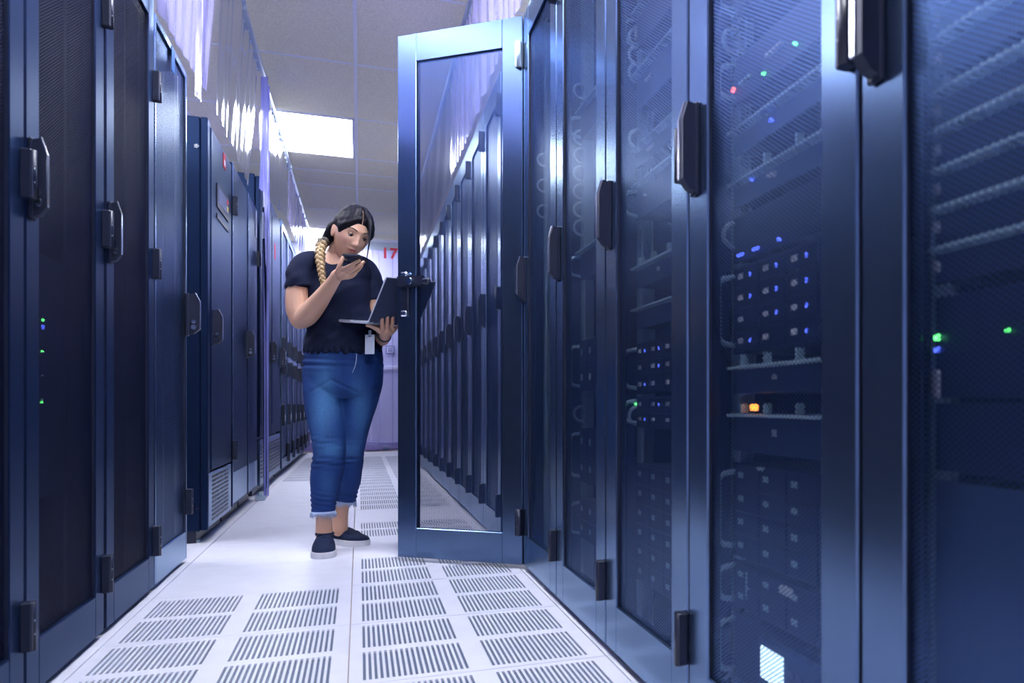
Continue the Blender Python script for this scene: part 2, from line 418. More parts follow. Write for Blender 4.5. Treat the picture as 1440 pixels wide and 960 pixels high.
ords = ['first', 'second', 'third', 'fourth', 'fifth', 'sixth', 'seventh', 'eighth', 'ninth', 'tenth', 'eleventh', 'twelfth', 'thirteenth', 'fourteenth', 'fifteenth', 'sixteenth']
for n in range(15):
    y = 1.293 + n * .6105
    RIGHT[6 + n] = rlab(rack(y, 1, 2.2, 'right', sy=.6105 / RW, light=n > 2), ords[n] + ' right-hand rack beyond the open mesh door', 'right-hand racks seen through the open door')
LEFT = {}
ls = [(-.504, 'dark left-hand rack cut off by the left edge of the picture'), (.128, 'nearest dark left-hand rack seen whole, with tiny blue and green lights'),
      (.773, 'second dark left-hand rack, its loop handle near the edge of the first')]
for n, (y, l) in enumerate(ls):
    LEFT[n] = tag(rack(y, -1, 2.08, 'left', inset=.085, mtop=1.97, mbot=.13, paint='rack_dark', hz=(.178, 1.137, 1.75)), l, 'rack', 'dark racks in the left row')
LEFT[3] = tag(rack(1.40, -1, 2.03, 'leftfull', inset=.022, mtop=1.99, mbot=.13, paint='rack', sy=.62 / RW, hz=(.25,), hnd=False), 'left-hand rack with a full mesh door catching the light, before the gap', 'rack', 'dark racks in the left row')
dl = [c for c in LEFT[3].children if c.name.startswith('door')][0]
link('handle', handle_mesh(), dl, (0, .03, 1.02))
# blue tape stuck on the top corner of that rack
b = MB(); b.box((0, -.03, -.045), (.0012, .03, .045)); b.build('tape', M['tape'], None).location = (LX + .001, 1.10, 1.965)
tag(bpy.data.objects['tape'], 'strip of blue tape on the top corner of the full mesh door', 'tape')

# ------------------------------------------------------------------ cabinets of the left row beyond the gap
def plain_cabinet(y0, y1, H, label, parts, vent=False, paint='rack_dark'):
    o = empty('cooling_unit' if vent else 'equipment_cabinet', (LX, (y0 + y1) / 2, 0)); w = (y1 - y0) / 2 - .004
    tag(o, label, 'cabinet', 'closed cabinets beyond the gap in the left row')
    b = MB(); b.box((-1.0, -w, .055), (-.03, w, H), .006); b.build('cabinet', M[paint], o)
    b = MB(); b.box((-.97, -w + .02, .0), (-.05, w - .02, .055)); b.build('plinth', M['black'], o)
    parts(o, w, H); return o
def unit_parts(o, w, H):
    b = MB(); b.box((-.03, -w, .06), (.0, -w + .075, H), .004); b.build('corner_post', M['rack_dark'], o)
    b = MB(); b.box((-.028, -w + .08, .335), (.004, w - .012, H - .02), .006); d = b.build('door', M['rack_dark'], o)
    link('handle', handle_mesh(), d, (-.004, -w + .115, 1.02)).rotation_euler = (0, 0, PI)
    link('hinge', hinge_mesh(), d, (.012, w + .006, 1.75)).rotation_euler = (0, 0, PI)
    link('hinge', hinge_mesh(), d, (.012, w + .006, .40)).rotation_euler = (0, 0, PI)
    b = MB(); b.box((.004, -w + .235, 1.63), (.010, w - .15, 1.75), .002, 0); b.box((.010, -w + .27, 1.66), (.0115, w - .19, 1.735), 0, 1)
    b.box((.004, -w + .235, 1.575), (.009, w - .15, 1.60), .002, 0)
    p = b.build('display_panel', [M['black'], M['sign']], d)
    b = MB(); b.box((.004, w - .24, 1.675), (.014, w - .205, 1.70), .002, 0); b.box((.004, w - .24, 1.71), (.014, w - .205, 1.735), .002, 1); b.build('indicator_buttons', [M['yellow'], M['red']], d)
    # lower panel with the oval slot grille: twelve rows of four
    b = MB(); b.box((-.028, -w + .006, .07), (.003, w - .012, .325), .004); v = b.build('vent_panel', M['rack'], o)
    y0, y1 = -w + .12, w - .10; n = 4; rows = 11
    for r in range(rows):
        z = .098 + r * (.205 / (rows - 1)); g = MB()
        for k in range(n):
            ya = y0 + (y1 - y0) * k / n; yb_ = ya + (y1 - y0) / n - .028
            g.box((.0032, ya, z - .0065), (.0045, yb_, z + .0065), .0008)
        g.build('vent_slot_row', M['black'], v)
    for z in (1.86, .17): b = MB(); b.cyl((-.045, -w - .005, z), 'y', .0105, .006, 12); b.build('side_screw', M['chrome'], o)
    b = MB(); b.cyl((-.06, -w + .05, 0.0), 'z', .022, .012, 12); b.cyl((-.06, -w + .05, .012), 'z', .008, .05, 8); b.build('levelling_foot', M['steel'], o)
plain_cabinet(1.93, 2.735, 2.0, 'tall cooling unit with slotted vent grille and small display beside the gap', unit_parts, vent=True)
b = MB(); b.box((0, -.045, -.045), (.003, .045, .03), .001, 0); b.box((.003, -.02, -.03), (.0035, .02, .0), 0, 1)
t = b.build('warning_tag', [M['red'], M['label']], None, (LX + .0045, 2.44, 1.93)); tag(t, 'small red and white tag near the top of the cooling unit', 'tag')
def two_tone(door_ys, hand, strip):
    def f(o, w, H):
        for a, c in door_ys:
            y0, y1 = -w + 2 * w * a + .004, -w + 2 * w * c - .004
            b = MB(); b.box((-.028, y0, .08), (.002, y1, H - .015), .005, 0); d = b.build('door', M['rack_dark'], o)
            b = MB(); b.box((.001, y0 + .012, .095), (.004, y1 - .012, .27), .002, 0); b.build('kick_panel', M['rack'], d)
            b = MB(); b.box((.001, y0 + .004, .08), (.006, y0 + .022, H - .02), .002); b.build('door_edge', M['rack'], d)
            if hand: link('handle', handle_mesh(), d, (-.001, y1 - .05, 1.03)).rotation_euler = (0, 0, PI)
        if strip: b = MB(); b.box((.002, w - .08, H - .22), (.006, w - .04, H - .04)); b.build('paper_label', M['label'], o)
        if strip: link('hinge', hinge_mesh(), o, (.006, w - .01, 1.66)).rotation_euler = (0, 0, PI)
    return f
plain_cabinet(2.755, 3.485, 2.02, 'plain closed cabinet right behind the cooling unit', two_tone([(0, 1)], True, False))
plain_cabinet(3.495, 4.06, 2.02, 'narrow plain cabinet just before the hanging plastic strip', two_tone([(0, 1)], False, True))
def vent_cab(o, w, H):
    for a, c in ((0, .5), (.5, 1)):
        y0, y1 = -w + 2 * w * a + .004, -w + 2 * w * c - .004
        b = MB(); b.box((-.028, y0, .42), (.002, y1, H - .015), .005); d = b.build('door', M['rack_dark'], o)
        b = MB(); b.box((.002, y0 + .06, .50), (.005, y1 - .06, H - .12), .002); b.build('door_panel', M['rack_dark'], d)
        link('handle', handle_mesh(), d, (-.001, y1 - .05, 1.07)).rotation_euler = (0, 0, PI)
    b = MB(); b.box((-.028, -w + .01, .07), (.002, w - .01, .40), .004); v = b.build('vent_panel', M['rack'], o)
    for r in range(9):
        g = MB(); g.box((.002, -w + .08, .12 + r * .028), (.005, w - .08, .138 + r * .028), .001); g.build('vent_slot_row', M['black'], v)
    b = MB(); b.box((.002, .26, 1.87), (.006, .36, 2.0)); b.build('warning_label', M['red'], o)
plain_cabinet(4.25, 5.98, 2.3, 'wide two-door cabinet with a low vent, behind the hanging plastic strip', vent_cab)
def locker(o_, w, H):
    b = MB(); ring_frame(b, -.03, .010, -w, w, .07, H, -w + .05, w - .05, .16, H - .07, .003); b.build('front_frame', M['rack'], o_)
    for za, zb, hz_ in ((.17, 1.06, 1.0), (1.13, H - .075, 1.2)):
        b = MB(); b.box((-.026, -w + .055, za), (.0, w - .055, zb), .004); d = b.build('door', M['rack_dark'], o_)
        h = MB(); h.box((.0, -w + .06, hz_ - .07), (.045, -w + .12, hz_ + .07), .006); h.build('handle', M['black'], d)
    b = MB(); b.box((-.026, -w + .05, 1.062), (.006, w - .05, 1.128), .003); b.build('cross_bar', M['rack'], o_)
    b = MB(); b.box((0, -w + .06, .46), (.03, -w + .13, .66), .004); b.build('lock_box', M['black'], o_)
    b = MB(); b.box((.03, -w + .07, .50), (.032, -w + .12, .565)); b.build('white_tag', M['label'], o_)
    b = MB(); b.box((-.02, w - .05, .10), (.03, w + .0, .28), .004); b.build('hinge', M['black'], o_)
for n in range(6):
    plain_cabinet(6.06 + n * .75, 6.81 + n * .75, 2.33, ords[n] + ' tall two-tier cabinet with a white tag, far down the left row', locker)

# ------------------------------------------------------------------ containment curtains and their rails
def rail(name, x, y0, y1, label):
    o = empty(name, (x, y0, ZC - .045)); tag(o, label, 'rail', 'curtain rails under the ceiling')
    b = MB(); b.tube([(0, 0, 0), (0, y1 - y0, 0)], .021, 12); b.build('tube', M['railtube'], o)
    n = int((y1 - y0) / 1.22)
    for k in range(n + 1):
        b = MB(); y = .3 + k * 1.22
        if y > y1 - y0: break
        b.tube([(0, y - .03, 0), (0, y + .03, 0)], .026, 12); b.box((-.006, y - .012, .018), (.006, y + .012, .043)); b.build('bracket', M['steel'], o)
    b = MB(); k = 0; y = .55
    while y < y1 - y0 - .1: b.tube([(.0, y, -.015), (.0, y, -.040)], .004, 5); y += .16
    h = b.build('hook', M['steel'], o); h['kind'] = 'stuff'
rail('curtain_rail', -.585, -2.4, 10.1, 'pale metal curtain rail along the ceiling above the left row')
rail('curtain_rail', .60, -2.4, 10.1, 'pale metal curtain rail along the ceiling above the right row')
def curtain(name, x, top, bot, zb, label, amp=.022, pleats=9, mat_='vinyl', ztop=ZC - .065, n=90, m=14, bulge=0., rnd=1, group='clear plastic curtains over the racks'):
    """top, bot: (y from, y to) of the upper and lower edge, zb: height of the lower edge at both ends"""
    rng = random.Random(rnd); ph = [rng.uniform(0, 6.28) for _ in range(4)]
    vs = []
    for i in range(n + 1):
        u = i / n
        for j in range(m + 1):
            t = j / m
            ya = top[0] + (top[1] - top[0]) * u; yb_ = bot[0] + (bot[1] - bot[0]) * u
            y = ya + (yb_ - ya) * t
            zz = zb[0] + (zb[1] - zb[0]) * u + .006 * math.sin(7 * u + ph[2])
            z = ztop + (zz - ztop) * t
            a = amp * (.55 + .45 * math.sin(3 * u * PI + ph[0])) * (1.05 - .55 * t)
            dx = a * math.sin(2 * PI * pleats * u + ph[1] + .6 * math.sin(5 * t + ph[3])) + .35 * amp * math.sin(2 * PI * pleats * 2.3 * u + 2 * t) + bulge * math.sin(PI * t)
            vs.append((dx, y - top[0], z - ztop))
    fs = [(i * (m + 1) + j, (i + 1) * (m + 1) + j, (i + 1) * (m + 1) + j + 1, i * (m + 1) + j + 1) for i in range(n) for j in range(m)]
    b = MB(); b.add(vs, fs, 0, True); o = b.build(name, M[mat_], None, (x, top[0], ztop))
    tag(o, label, 'curtain', group); return o
curtain('plastic_curtain', -.585, (-2.4, .52), (-2.4, .55), (2.10, 2.08), 'unseen added clear plastic curtain above the nearest left-hand racks', pleats=8, amp=.016, rnd=21)  # curtain carried on out of view to give the right racks bright reflections
curtain('plastic_curtain', .60, (-2.4, .06), (-2.4, .06), (2.205, 2.205), 'unseen added clear plastic curtain above the nearest right-hand racks', pleats=8, amp=.012, rnd=22)  # likewise added out of view for its reflections
curtain('plastic_curtain', -.585, (.50, 1.98), (.56, 1.60), (1.95, 2.0), 'clear plastic curtain piece over the full mesh door, ending in a point', pleats=3.2, amp=.010, rnd=3)
curtain('plastic_curtain', -.585, (2.0, 3.66), (1.84, 3.16), (2.02, 1.97), 'wide clear plastic curtain over the cooling unit', pleats=3.3, amp=.011, rnd=5)
curtain('plastic_curtain', -.585, (3.72, 6.2), (3.70, 6.1), (2.07, 2.36), 'clear plastic curtain over the wide cabinet left of the woman', pleats=4.3, amp=.014, rnd=8)
curtain('plastic_curtain', -.585, (6.22, 10.0), (6.12, 10.0), (2.36, 2.36), 'farthest clear plastic curtain above the left cabinets', pleats=8, amp=.015, rnd=9)
curtain('plastic_strip', -.575, (3.90, 4.16), (4.02, 4.20), (.012, .012), 'bunched violet plastic strip hanging from rail to floor in the left row', pleats=4, amp=.020, mat_='vinyl_deep', n=50, m=30, rnd=4)
curtain('plastic_strip', -.60, (1.42, 1.62), (1.40, 1.54), (1.95, 1.95), 'narrow clear plastic strip hanging in the gap beside the cooling unit', pleats=2, amp=.012, n=30, rnd=31)
b = MB(); b.box((-.03, -.03, 0), (.03, .03, .03), .004); b.cyl((0, 0, .03), 'z', .012, .03, 8)
tag(b.build('floor_bracket', M['steel'], None, (-.595, 3.93, 0)), 'small metal block on the floor at the foot of the violet plastic strip', 'block')
curtain('plastic_curtain', .60, (.10, 3.4), (.10, 3.4), (2.205, 2.205), 'clear plastic curtain over the right-hand racks by the open door', pleats=10, amp=.012, rnd=11)
curtain('plastic_curtain', .60, (3.42, 10.0), (3.42, 10.0), (2.205, 2.205), 'clear plastic curtain farther down over the right-hand racks', pleats=18, amp=.012, rnd=12)
# curtain of overlapping strips that closes the end of the aisle
o = empty('strip_curtain', (0, 10.2, ZC - .03)); tag(o, 'pale plastic strip curtain closing the far end of the aisle', 'curtain')
b = MB(); b.box((-.62, -.02, -.02), (.62, .02, .02), .004); b.build('head_rail', M['wall_trim'], o)
b = MB(); b.box((-.62, -.006, -.13), (.62, .006, -.02), .002); b.build('valance', M['railtube'], o)
for k in range(7):
    x0 = -.61 + k * .175; b = MB()
    vs = []
    for i in range(7):
        for z in (-.10, -2.86): vs.append((x0 + .19 * i / 6, .008 * (k % 2) + .012 * math.sin(PI * i / 6), z))
    b.add(vs, [(2 * i, 2 * i + 2, 2 * i + 3, 2 * i + 1) for i in range(6)], 0, True); b.build('strip', M['vinyl_clear'], o)
# red 17 on the curtain
fc = bpy.data.curves.new('number_sign', 'FONT'); fc.body = '17'; fc.size = .20; fc.extrude = .002; fc.offset = .006; fc.space_character = 1.1
fo = bpy.data.objects.new('number_font', fc); COL.objects.link(fo)
me = bpy.data.meshes.new_from_object(fo.evaluated_get(bpy.context.evaluated_depsgraph_get())); bpy.data.objects.remove(fo)
me.materials.clear(); me.materials.append(M['red'])
o = link('number_sign', me, None, (.30, 10.17, 2.685)); o.rotation_euler = (PI / 2, 0, 0); tag(o, 'red number 17 on the strip curtain at the end of the aisle', 'sign')

# ------------------------------------------------------------------ servers in the right-hand racks
def dhandle(b, y, z0, z1, mi=0, d=.036, r=.0055):
    """D handle standing off a server's face towards the aisle"""
    pts = [(0, y, z0), (-d * .7, y, z0 + .004), (-d, y, z0 + .014), (-d, y, z1 - .014), (-d * .7, y, z1 - .004), (0, y, z1)]
    b.tube(pts, r, 8, mi)
def server(rk, z0, h, label, face='server', bays=None, leds=None, handles=True, lip=False, tabs=False, depth=.7, screen=False, ears=False, name='rack_server'):
    """one rack server; its face stands at local x = .062 behind the rack's front plane, y from .08 to .55 of the rack"""
    yb = RIGHT[rk].location.y; sc = RIGHT[rk].scale.y
    o = empty(name, (RX + .062, yb + .315 * sc, z0)); tag(o, label, 'server', 'servers inside the right-hand racks')
    b = MB(); b.box((.004, -.212, .001), (depth, .212, h - .001)); b.build('chassis', M['cabinet'], o)
    b = MB(); b.box((-.002, -.235, .0008), (.004, .235, h - .0008), .001); b.build('faceplate', M[face], o)
    if lip: b = MB(); b.box((-.022, -.222, h - .007), (.0, .222, h - .0015), .001); b.build('top_lip', M['rail'], o)
    if tabs:
        b = MB()
        for y in (-.06, .06, .16): b.box((-.018, y, h), (-.004, y + .006, h + .018))
        b.build('latch_tab', M['rail'], o)
        b = MB(); b.box((-.004, .045, h * .45), (-.002, .060, h * .62)); b.build('name_badge', M['label'], o)
    if handles:
        for s in (-1, 1):
            b = MB(); dhandle(b, s * .226, h * .08 + .004, h * .92 - .004); b.build('handle', M['rail'], o)
    if ears:
        for s in (-1, 1):
            b = MB(); b.box((-.008, s * .226 - .007, h * .30), (-.002, s * .226 + .007, h * .72), .001); b.build('ear_latch', M['label'], o)
    if bays:
        nr, nc, lit = bays; wv = .435 / nc; hv = (h - .006) / nr
        bb = MB(); bb.box((-.007, .002, .0015), (-.002, wv - .002, hv - .0015), .0012); bm_ = bb.mesh('drive_bay', M['bay'])
        lb = MB(); lb.box((-.0085, wv * .62, hv * .42), (-.007, wv * .82, hv * .66)); lm = lb.mesh('bay_latch', M['label' if lit else 'rail'])
        eb = MB(); eb.box((-.009, wv * .30, hv * .42), (-.007, wv * .345, hv * .60), .0004); em = eb.mesh('indicator_light', M['led_blue'])
        for r in range(nr):
            for c in range(nc):
                d = link('drive_bay', bm_, o, (0, -.2175 + c * wv, .003 + r * hv)); link('bay_latch', lm, d)
                if lit and (r * 7 + c * 3) % 5 != 1: link('indicator_light', em, d)
    for (y, z, w, hh, m_) in (leds or []):
        b = MB(); b.box((-.0095, y - w / 2, z - hh / 2), (-.002, y + w / 2, z + hh / 2), min(w, hh) * .2); b.build('indicator_light' if m_.startswith('led') else 'front_label', M[m_], o)
    if screen:
        b = MB(); b.box((-.018, -.125, h * .18), (-.002, .088, h * .92), .004); q = b.build('screen_bezel', M['server_grey'], o)
        b = MB(); b.box((-.0195, -.012, h * .36), (-.018, .074, h * .80)); b.build('lit_screen', M['lcd'], q)
        for i in range(3):
            for j in range(4):
                b = MB(); b.box((-.0215, -.110 + i * .028, h * .20 + j * .017), (-.018, -.090 + i * .028, h * .20 + j * .017 + .012), .001); b.build('keypad_button', M['sign'], q)
    return o
R1 = 'in the lit-screen rack'
server(1, 1.66, .043, 'uppermost slim server ' + R1, 'server_grey', ears=True, handles=False, lip=True)
server(1, 1.52, .087, 'thick dark server near the top ' + R1, 'server', handles=True, lip=True)
server(1, 1.38, .087, 'thick server with a ribbed face below the uppermost pair ' + R1, 'server', bays=(1, 8, False), lip=True)
server(1, 1.215, .087, 'server with two green lights and a red light ' + R1, 'server', leds=[(.09, .014, .005, .005, 'led_green'), (-.03, .02, .005, .005, 'led_green'), (.226, .03, .009, .009, 'led_red'), (.05, .04, .06, .006, 'label'), (0.17, .03, .05, .008, 'rail')])
server(1, 1.118, .043, 'slim server just above the middle, its top edge catching light ' + R1, 'server_grey', lip=True, leds=[(.06, .02, .010, .006, 'led_blue')], handles=False)
server(1, 1.020, .043, 'slim server with a bright tab at the middle ' + R1, 'server_grey', lip=True, tabs=True, handles=False, leds=[(.06, .024, .03, .006, 'label'), (.14, .035, .006, .006, 'led_blue')])
server(1, .915, .087, 'dark server over the blue-light drives ' + R1, 'server', handles=False, lip=False, leds=[(y, .012, .006, .006, 'led_blue') for y in (.20, .186, .13, .118, .03)])
server(1, .742, .165, 'drive array dotted with blue lights, sixteen bays ' + R1, 'server', bays=(4, 4, True))
server(1, .668, .052, 'server with a bright ledge right below the blue-light drives ' + R1, 'server_grey', handles=False, lip=True, tabs=True)
server(1, .560, .072, 'server with an orange light ' + R1, 'server_grey', handles=False, lip=True, tabs=True, leds=[(.13, .083, .026, .012, 'led_orange')])
server(1, .362, .178, 'upper dark drive array with D handles low ' + R1, 'server', bays=(4, 4, False), leds=[(.11, .172, .006, .006, 'label'), (.095, .172, .010, .006, 'rail')])
server(1, .268, .088, 'lower dark drive array with a pale badge ' + R1, 'server', bays=(2, 4, False), leds=[(.0, .07, .05, .018, 'label'), (.16, .05, .004, .05, 'rail')])
server(1, .132, .125, 'power unit with a bright lit screen at the bottom ' + R1, 'server', screen=True, leds=[(.11, .012, .016, .008, 'led_green'), (.09, .004, .02, .006, 'led_blue')])
R0 = 'in the blurred nearest rack'
zs = [1.24, 1.193, 1.145, 1.098, 1.05, .985, .938, .89, .843, .795]
nm = ['tenth', 'ninth', 'eighth', 'seventh', 'sixth', 'fifth', 'fourth', 'third', 'second', 'first']
for n, z in enumerate(zs):
    server(0, z, .044, '%s slim server up from the green light ' % nm[n] + R0, 'server', handles=False, lip=True,
           leds=[(.226, .022, .014, .014, 'label')] + ([(-.02, .026, .03, .008, 'led_blue')] if n > 2 else []))
server(0, .655, .125, 'server with a green light and a white ear label ' + R0, 'server', handles=False, leds=[(.226, .075, .007, .007, 'led_green'), (.226, .060, .006, .006, 'led_blue'), (.226, .018, .014, .034, 'label'), (.10, .074, .003, .003, 'led_green')])
server(0, .565, .085, 'dark server over the blank panel ' + R0, 'server', handles=False)
server(0, .05, .505, 'tall plain blue-grey blank panel at the bottom ' + R0, 'server_grey', handles=False, name='blank_panel')
R2 = 'in the cable-ring rack'
server(2, 1.56, .087, 'uppermost server ' + R2, 'server', lip=True, ears=True)
server(2, 1.40, .087, 'second server from the top ' + R2, 'server_grey', lip=True, handles=False, leds=[(.12, .05, .05, .008, 'label')])
server(2, 1.255, .044, 'slim server with a pale front strip ' + R2, 'server_grey', lip=True, handles=False, leds=[(.10, .02, .06, .008, 'label')])
server(2, 1.12, .087, 'server with a large D handle above the middle ' + R2, 'server', lip=True, leds=[(.15, .05, .005, .005, 'label'), (.06, .07, .005, .005, 'label')])
server(2, .945, .052, 'server whose top edge shines at handle height ' + R2, 'server_grey', lip=True, handles=False, tabs=True)
server(2, .840, .052, 'slim server above the small blue lights ' + R2, 'server_grey', lip=True, handles=False)
server(2, .675, .13, 'upper drive unit with small blue lights ' + R2, 'server', bays=(3, 4, True))
server(2, .590, .08, 'lower drive unit with small blue lights ' + R2, 'server', bays=(2, 4, True), leds=[(.226, .06, .005, .005, 'led_green')])
server(2, .20, .30, 'tall dark chassis at the bottom ' + R2, 'server', handles=False, bays=(6, 4, False))
R3 = 'in the narrow-looking rack'
for z, h, w_ in ((1.50, .087, 'uppermost server'), (1.05, .087, 'middle server'), (.69, .165, 'tall server with D handles, upper of two'), (.40, .175, 'tall server with D handles, lower of two'), (.22, .13, 'lowest server')):
    server(3, z, h, w_ + ' ' + R3, 'server', lip=z > 1, bays=(2, 4, False) if z < 1 else None)
# cable rings on the far rail of each of the front racks
cr = MB(); cr.tube([(-.004 - .026 * math.sin(a), .0, .024 * math.cos(a)) for a in [PI * k / 10 for k in range(-1, 12)]], .0045, 7)
cr.box((-.004, -.012, .016), (.0, .012, .030)); cr.box((-.004, -.012, -.030), (.0, .012, -.016)); CRM = cr.mesh('cable_ring', M['steel'])
for n, zs in ((1, (1.34, 1.45, .97, .115)), (2, (1.33, 1.50, 1.545, 1.59, .62)), (3, [1.22 + .058 * k for k in range(6)] + [1.66, .62]), (4, (1.5, 1.6, 1.4))):
    rl_ = [c for c in RIGHT[n].children if c.name.startswith('mounting_rail')][1]
    for z in zs: link('cable_ring', CRM, rl_, (.068, RW - .088, z))
for n, lab in ((1, 'pale bundle of cables down the far rail of the lit-screen rack'), (2, 'pale bundle of cables down the far rail of the cable-ring rack')):
    b = MB(); y = RIGHT[n].location.y + RIGHT[n].scale.y * (RW - .052); rng = random.Random(n)
    for k in range(4):
        b.tube([(RX + .085 + .008 * k + .004 * math.sin(z * 7 + k), y - .003 * k + .006 * math.sin(z * 5 + 2 * k), z) for z in [.05 + .1 * j for j in range(21)]], .0042, 6)
    tag(b.build('cable_bundle', M['rail']), lab, 'cables')
# small lights of a server behind the nearest whole left-hand door
o = empty('rack_server', (LX - .065, -.185, .42)); tag(o, 'dark server with tiny lights behind the nearest whole left-hand door', 'server')
b = MB(); b.box((-.7, -.212, 0), (0, .212, .6)); b.build('chassis', M['cabinet'], o)
for y, z, m_, s_ in ((.03, .42, 'led_blue', .010), (.03, .437, 'led_green', .006), (.025, .36, 'led_green', .005), (.025, .30, 'label', .004), (.02, .235, 'led_green', .005), (.024, .241, 'label', .004)):
    b = MB(); b.box((0, y - s_ / 2, z - s_ / 2), (.004, y + s_ / 2, z + s_ / 2)); b.build('indicator_light', M[m_], o)

# ------------------------------------------------------------------ the woman with phone and laptop
import numpy as np
def mat_attr(name, rough, spec, attr='tint', bump=0., bscale=300., noise=0., nscale=80., sub=0., stretch=None, sheen=0.):
    """material whose colour comes from the colour attribute of the mesh (dye, fading, lips, hair ends, shade in the braid)"""
    m = mat(name, (.5, .5, .5, 1), rough, 0, spec, noise=noise, nscale=nscale, bump=bump, bscale=bscale, sub=sub); nt = m.node_tree
    a = nt.nodes.new('ShaderNodeAttribute'); a.attribute_name = attr
    mx = [n for n in nt.nodes if n.bl_idname == 'ShaderNodeMix']
    if mx: nt.links.new(a.outputs['Color'], mx[0].inputs['A'])
    else: nt.links.new(a.outputs['Color'], nt.nodes['Principled BSDF'].inputs['Base Color'])
    if stretch:
        for n in list(nt.nodes):
            if n.bl_idname == 'ShaderNodeTexNoise':
                mp = nt.nodes.new('ShaderNodeMapping'); mp.inputs['Scale'].default_value = stretch
                l = n.inputs['Vector'].links[0]; src = l.from_socket; nt.links.new(src, mp.inputs['Vector']); nt.links.new(mp.outputs[0], n.inputs['Vector'])
    return m
M['skin'] = mat_attr('skin', .48, .4, sub=.08)
M['shirt'] = mat('navy_cotton', (.006, .010, .034, 1), .8, 0, .2, noise=.15, nscale=300, bump=.25, bscale=500)
M['denim'] = mat_attr('denim', .75, .25, noise=.22, nscale=260, bump=.3, bscale=420)
M['hair'] = mat('dark_hair', (.006, .006, .012, 1), .48, 0, .18, noise=.5, nscale=60, bump=.25, bscale=140)
M['braidhair'] = mat_attr('braid_hair', .42, .5, noise=.4, nscale=160, bump=.5, bscale=220)
M['brow'] = mat('brow_dark', (.015, .010, .012, 1), .7)
M['eyewhite'] = mat('eye_white', (.65, .64, .66, 1), .2)
M['lid_skin'] = mat('eyelid_skin', (.30, .155, .11, 1), .5)
M['iris'] = mat('iris_dark', (.012, .008, .006, 1), .1)
M['suede'] = mat('navy_suede', (.014, .022, .06, 1), .85, 0, .2, noise=.2, nscale=200, bump=.4, bscale=350)
M['sole'] = mat('white_sole', (.68, .68, .74, 1), .55)
M['fray'] = mat('frayed_denim', (.42, .52, .75, 1), .9)
M['alu'] = mat('laptop_aluminium', (.62, .66, .74, 1), .3, .7)
M['lid'] = mat('laptop_lid_grey', (.06, .08, .15, 1), .42, .3)
M['glass'] = mat('dark_screen_glass', (.006, .008, .014, 1), .08, 0, .6)
M['screen'] = mat('laptop_screen', (.05, .06, .08, 1), .2, emit=(.75, .85, 1, 1), strength=1.2)
D0 = 3.97
UP = Vector((0, 0, 1))
def at(px, py, w=0.):
    """the point w metres nearer than the woman's own distance, on the sight line of a place in the photograph"""
    d = D0 - w
    return CAM + RV * ((px - CX) / FPX * d) + DV * d + UP * ((CY - py) / FPX * d)
def ground(px, py):
    d = CAM.z * FPX / (py - CY); return CAM + RV * ((px - CX) / FPX * d) + DV * d - UP * CAM.z
K = FPX / D0
ORG = Vector((at(470, 700).x, at(470, 700).y, 0))
person = empty('person', ORG)
tag(person, 'woman in navy T-shirt and blue jeans with a braid, holding phone and laptop', 'person')
def loft(b, rings, seg=28, power=2., mi=0):
    """rings: (centre, half-axis a, half-axis b)"""
    vs = []
    for c, a, e in rings:
        for k in range(seg):
            t = 2 * PI * k / seg; ct, st = math.cos(t), math.sin(t)
            f = (abs(ct) ** power + abs(st) ** power) ** (-1 / power)
            vs.append(c + a * ct * f + e * st * f)
    n = len(rings); fs = [(i * seg + k, i * seg + (k + 1) % seg, (i + 1) * seg + (k + 1) % seg, (i + 1) * seg + k) for i in range(n - 1) for k in range(seg)]
    fs += [tuple(range(seg))[::-1], tuple((n - 1) * seg + k for k in range(seg))]
    b.add(vs, fs, mi, True)
def interp(rows, n):
    """smooth (Catmull-Rom) resampling of rows of numbers"""
    R_ = np.array(rows, float); out = []
    for i in range(len(R_) - 1):
        p0, p1, p2, p3 = R_[max(i - 1, 0)], R_[i], R_[i + 1], R_[min(i + 2, len(R_) - 1)]
        for j in range(n):
            t = j / n; out.append(.5 * (2 * p1 + (p2 - p0) * t + (2 * p0 - 5 * p1 + 4 * p2 - p3) * t * t + (3 * p1 - p0 - 3 * p2 + p3) * t ** 3))
    out.append(R_[-1]); return np.array(out)
def slab_rings(rows, n=4):
    """rows: (py, px centre, half width in px, half depth in m, w)"""
    return [(at(r[1], r[0], r[4]), RV * (r[2] / K), DV * r[3]) for r in interp(rows, n)]
def limb(b, rows, n=5, seg=20, ends=True, flat=1.):
    """rows: (px, py, w, radius in m)"""
    rr = interp(rows, n); pts = [at(r[0], r[1], r[2]) for r in rr]; rad = [r[3] for r in rr]
    if ends:
        d0 = (pts[0] - pts[1]).normalized(); d1 = (pts[-1] - pts[-2]).normalized()
        pts = [pts[0] + d0 * rad[0] * .85, pts[0] + d0 * rad[0] * .5] + pts + [pts[-1] + d1 * rad[-1] * .5, pts[-1] + d1 * rad[-1] * .85]
        rad = [rad[0] * .4, rad[0] * .86] + rad + [rad[-1] * .86, rad[-1] * .4]
    b.tube(pts, rad, seg, flat=flat)
def fuse(b, voxel, smooth=4, fac=.5):
    """one closed skin round everything in the builder"""
    me = b.mesh('fuse', []); o = bpy.data.objects.new('fuse', me); COL.objects.link(o)
    r = o.modifiers.new('r', 'REMESH'); r.mode = 'VOXEL'; r.voxel_size = voxel; r.use_smooth_shade = True
    if smooth: s_ = o.modifiers.new('s', 'SMOOTH'); s_.iterations = smooth; s_.factor = fac
    dg = bpy.context.evaluated_depsgraph_get(); out = bpy.data.meshes.new_from_object(o.evaluated_get(dg))
    bpy.data.objects.remove(o); bpy.data.meshes.remove(me); return out
def coords(me):
    a = np.empty(len(me.vertices) * 3); me.vertices.foreach_get('co', a); return a.reshape(-1, 3)
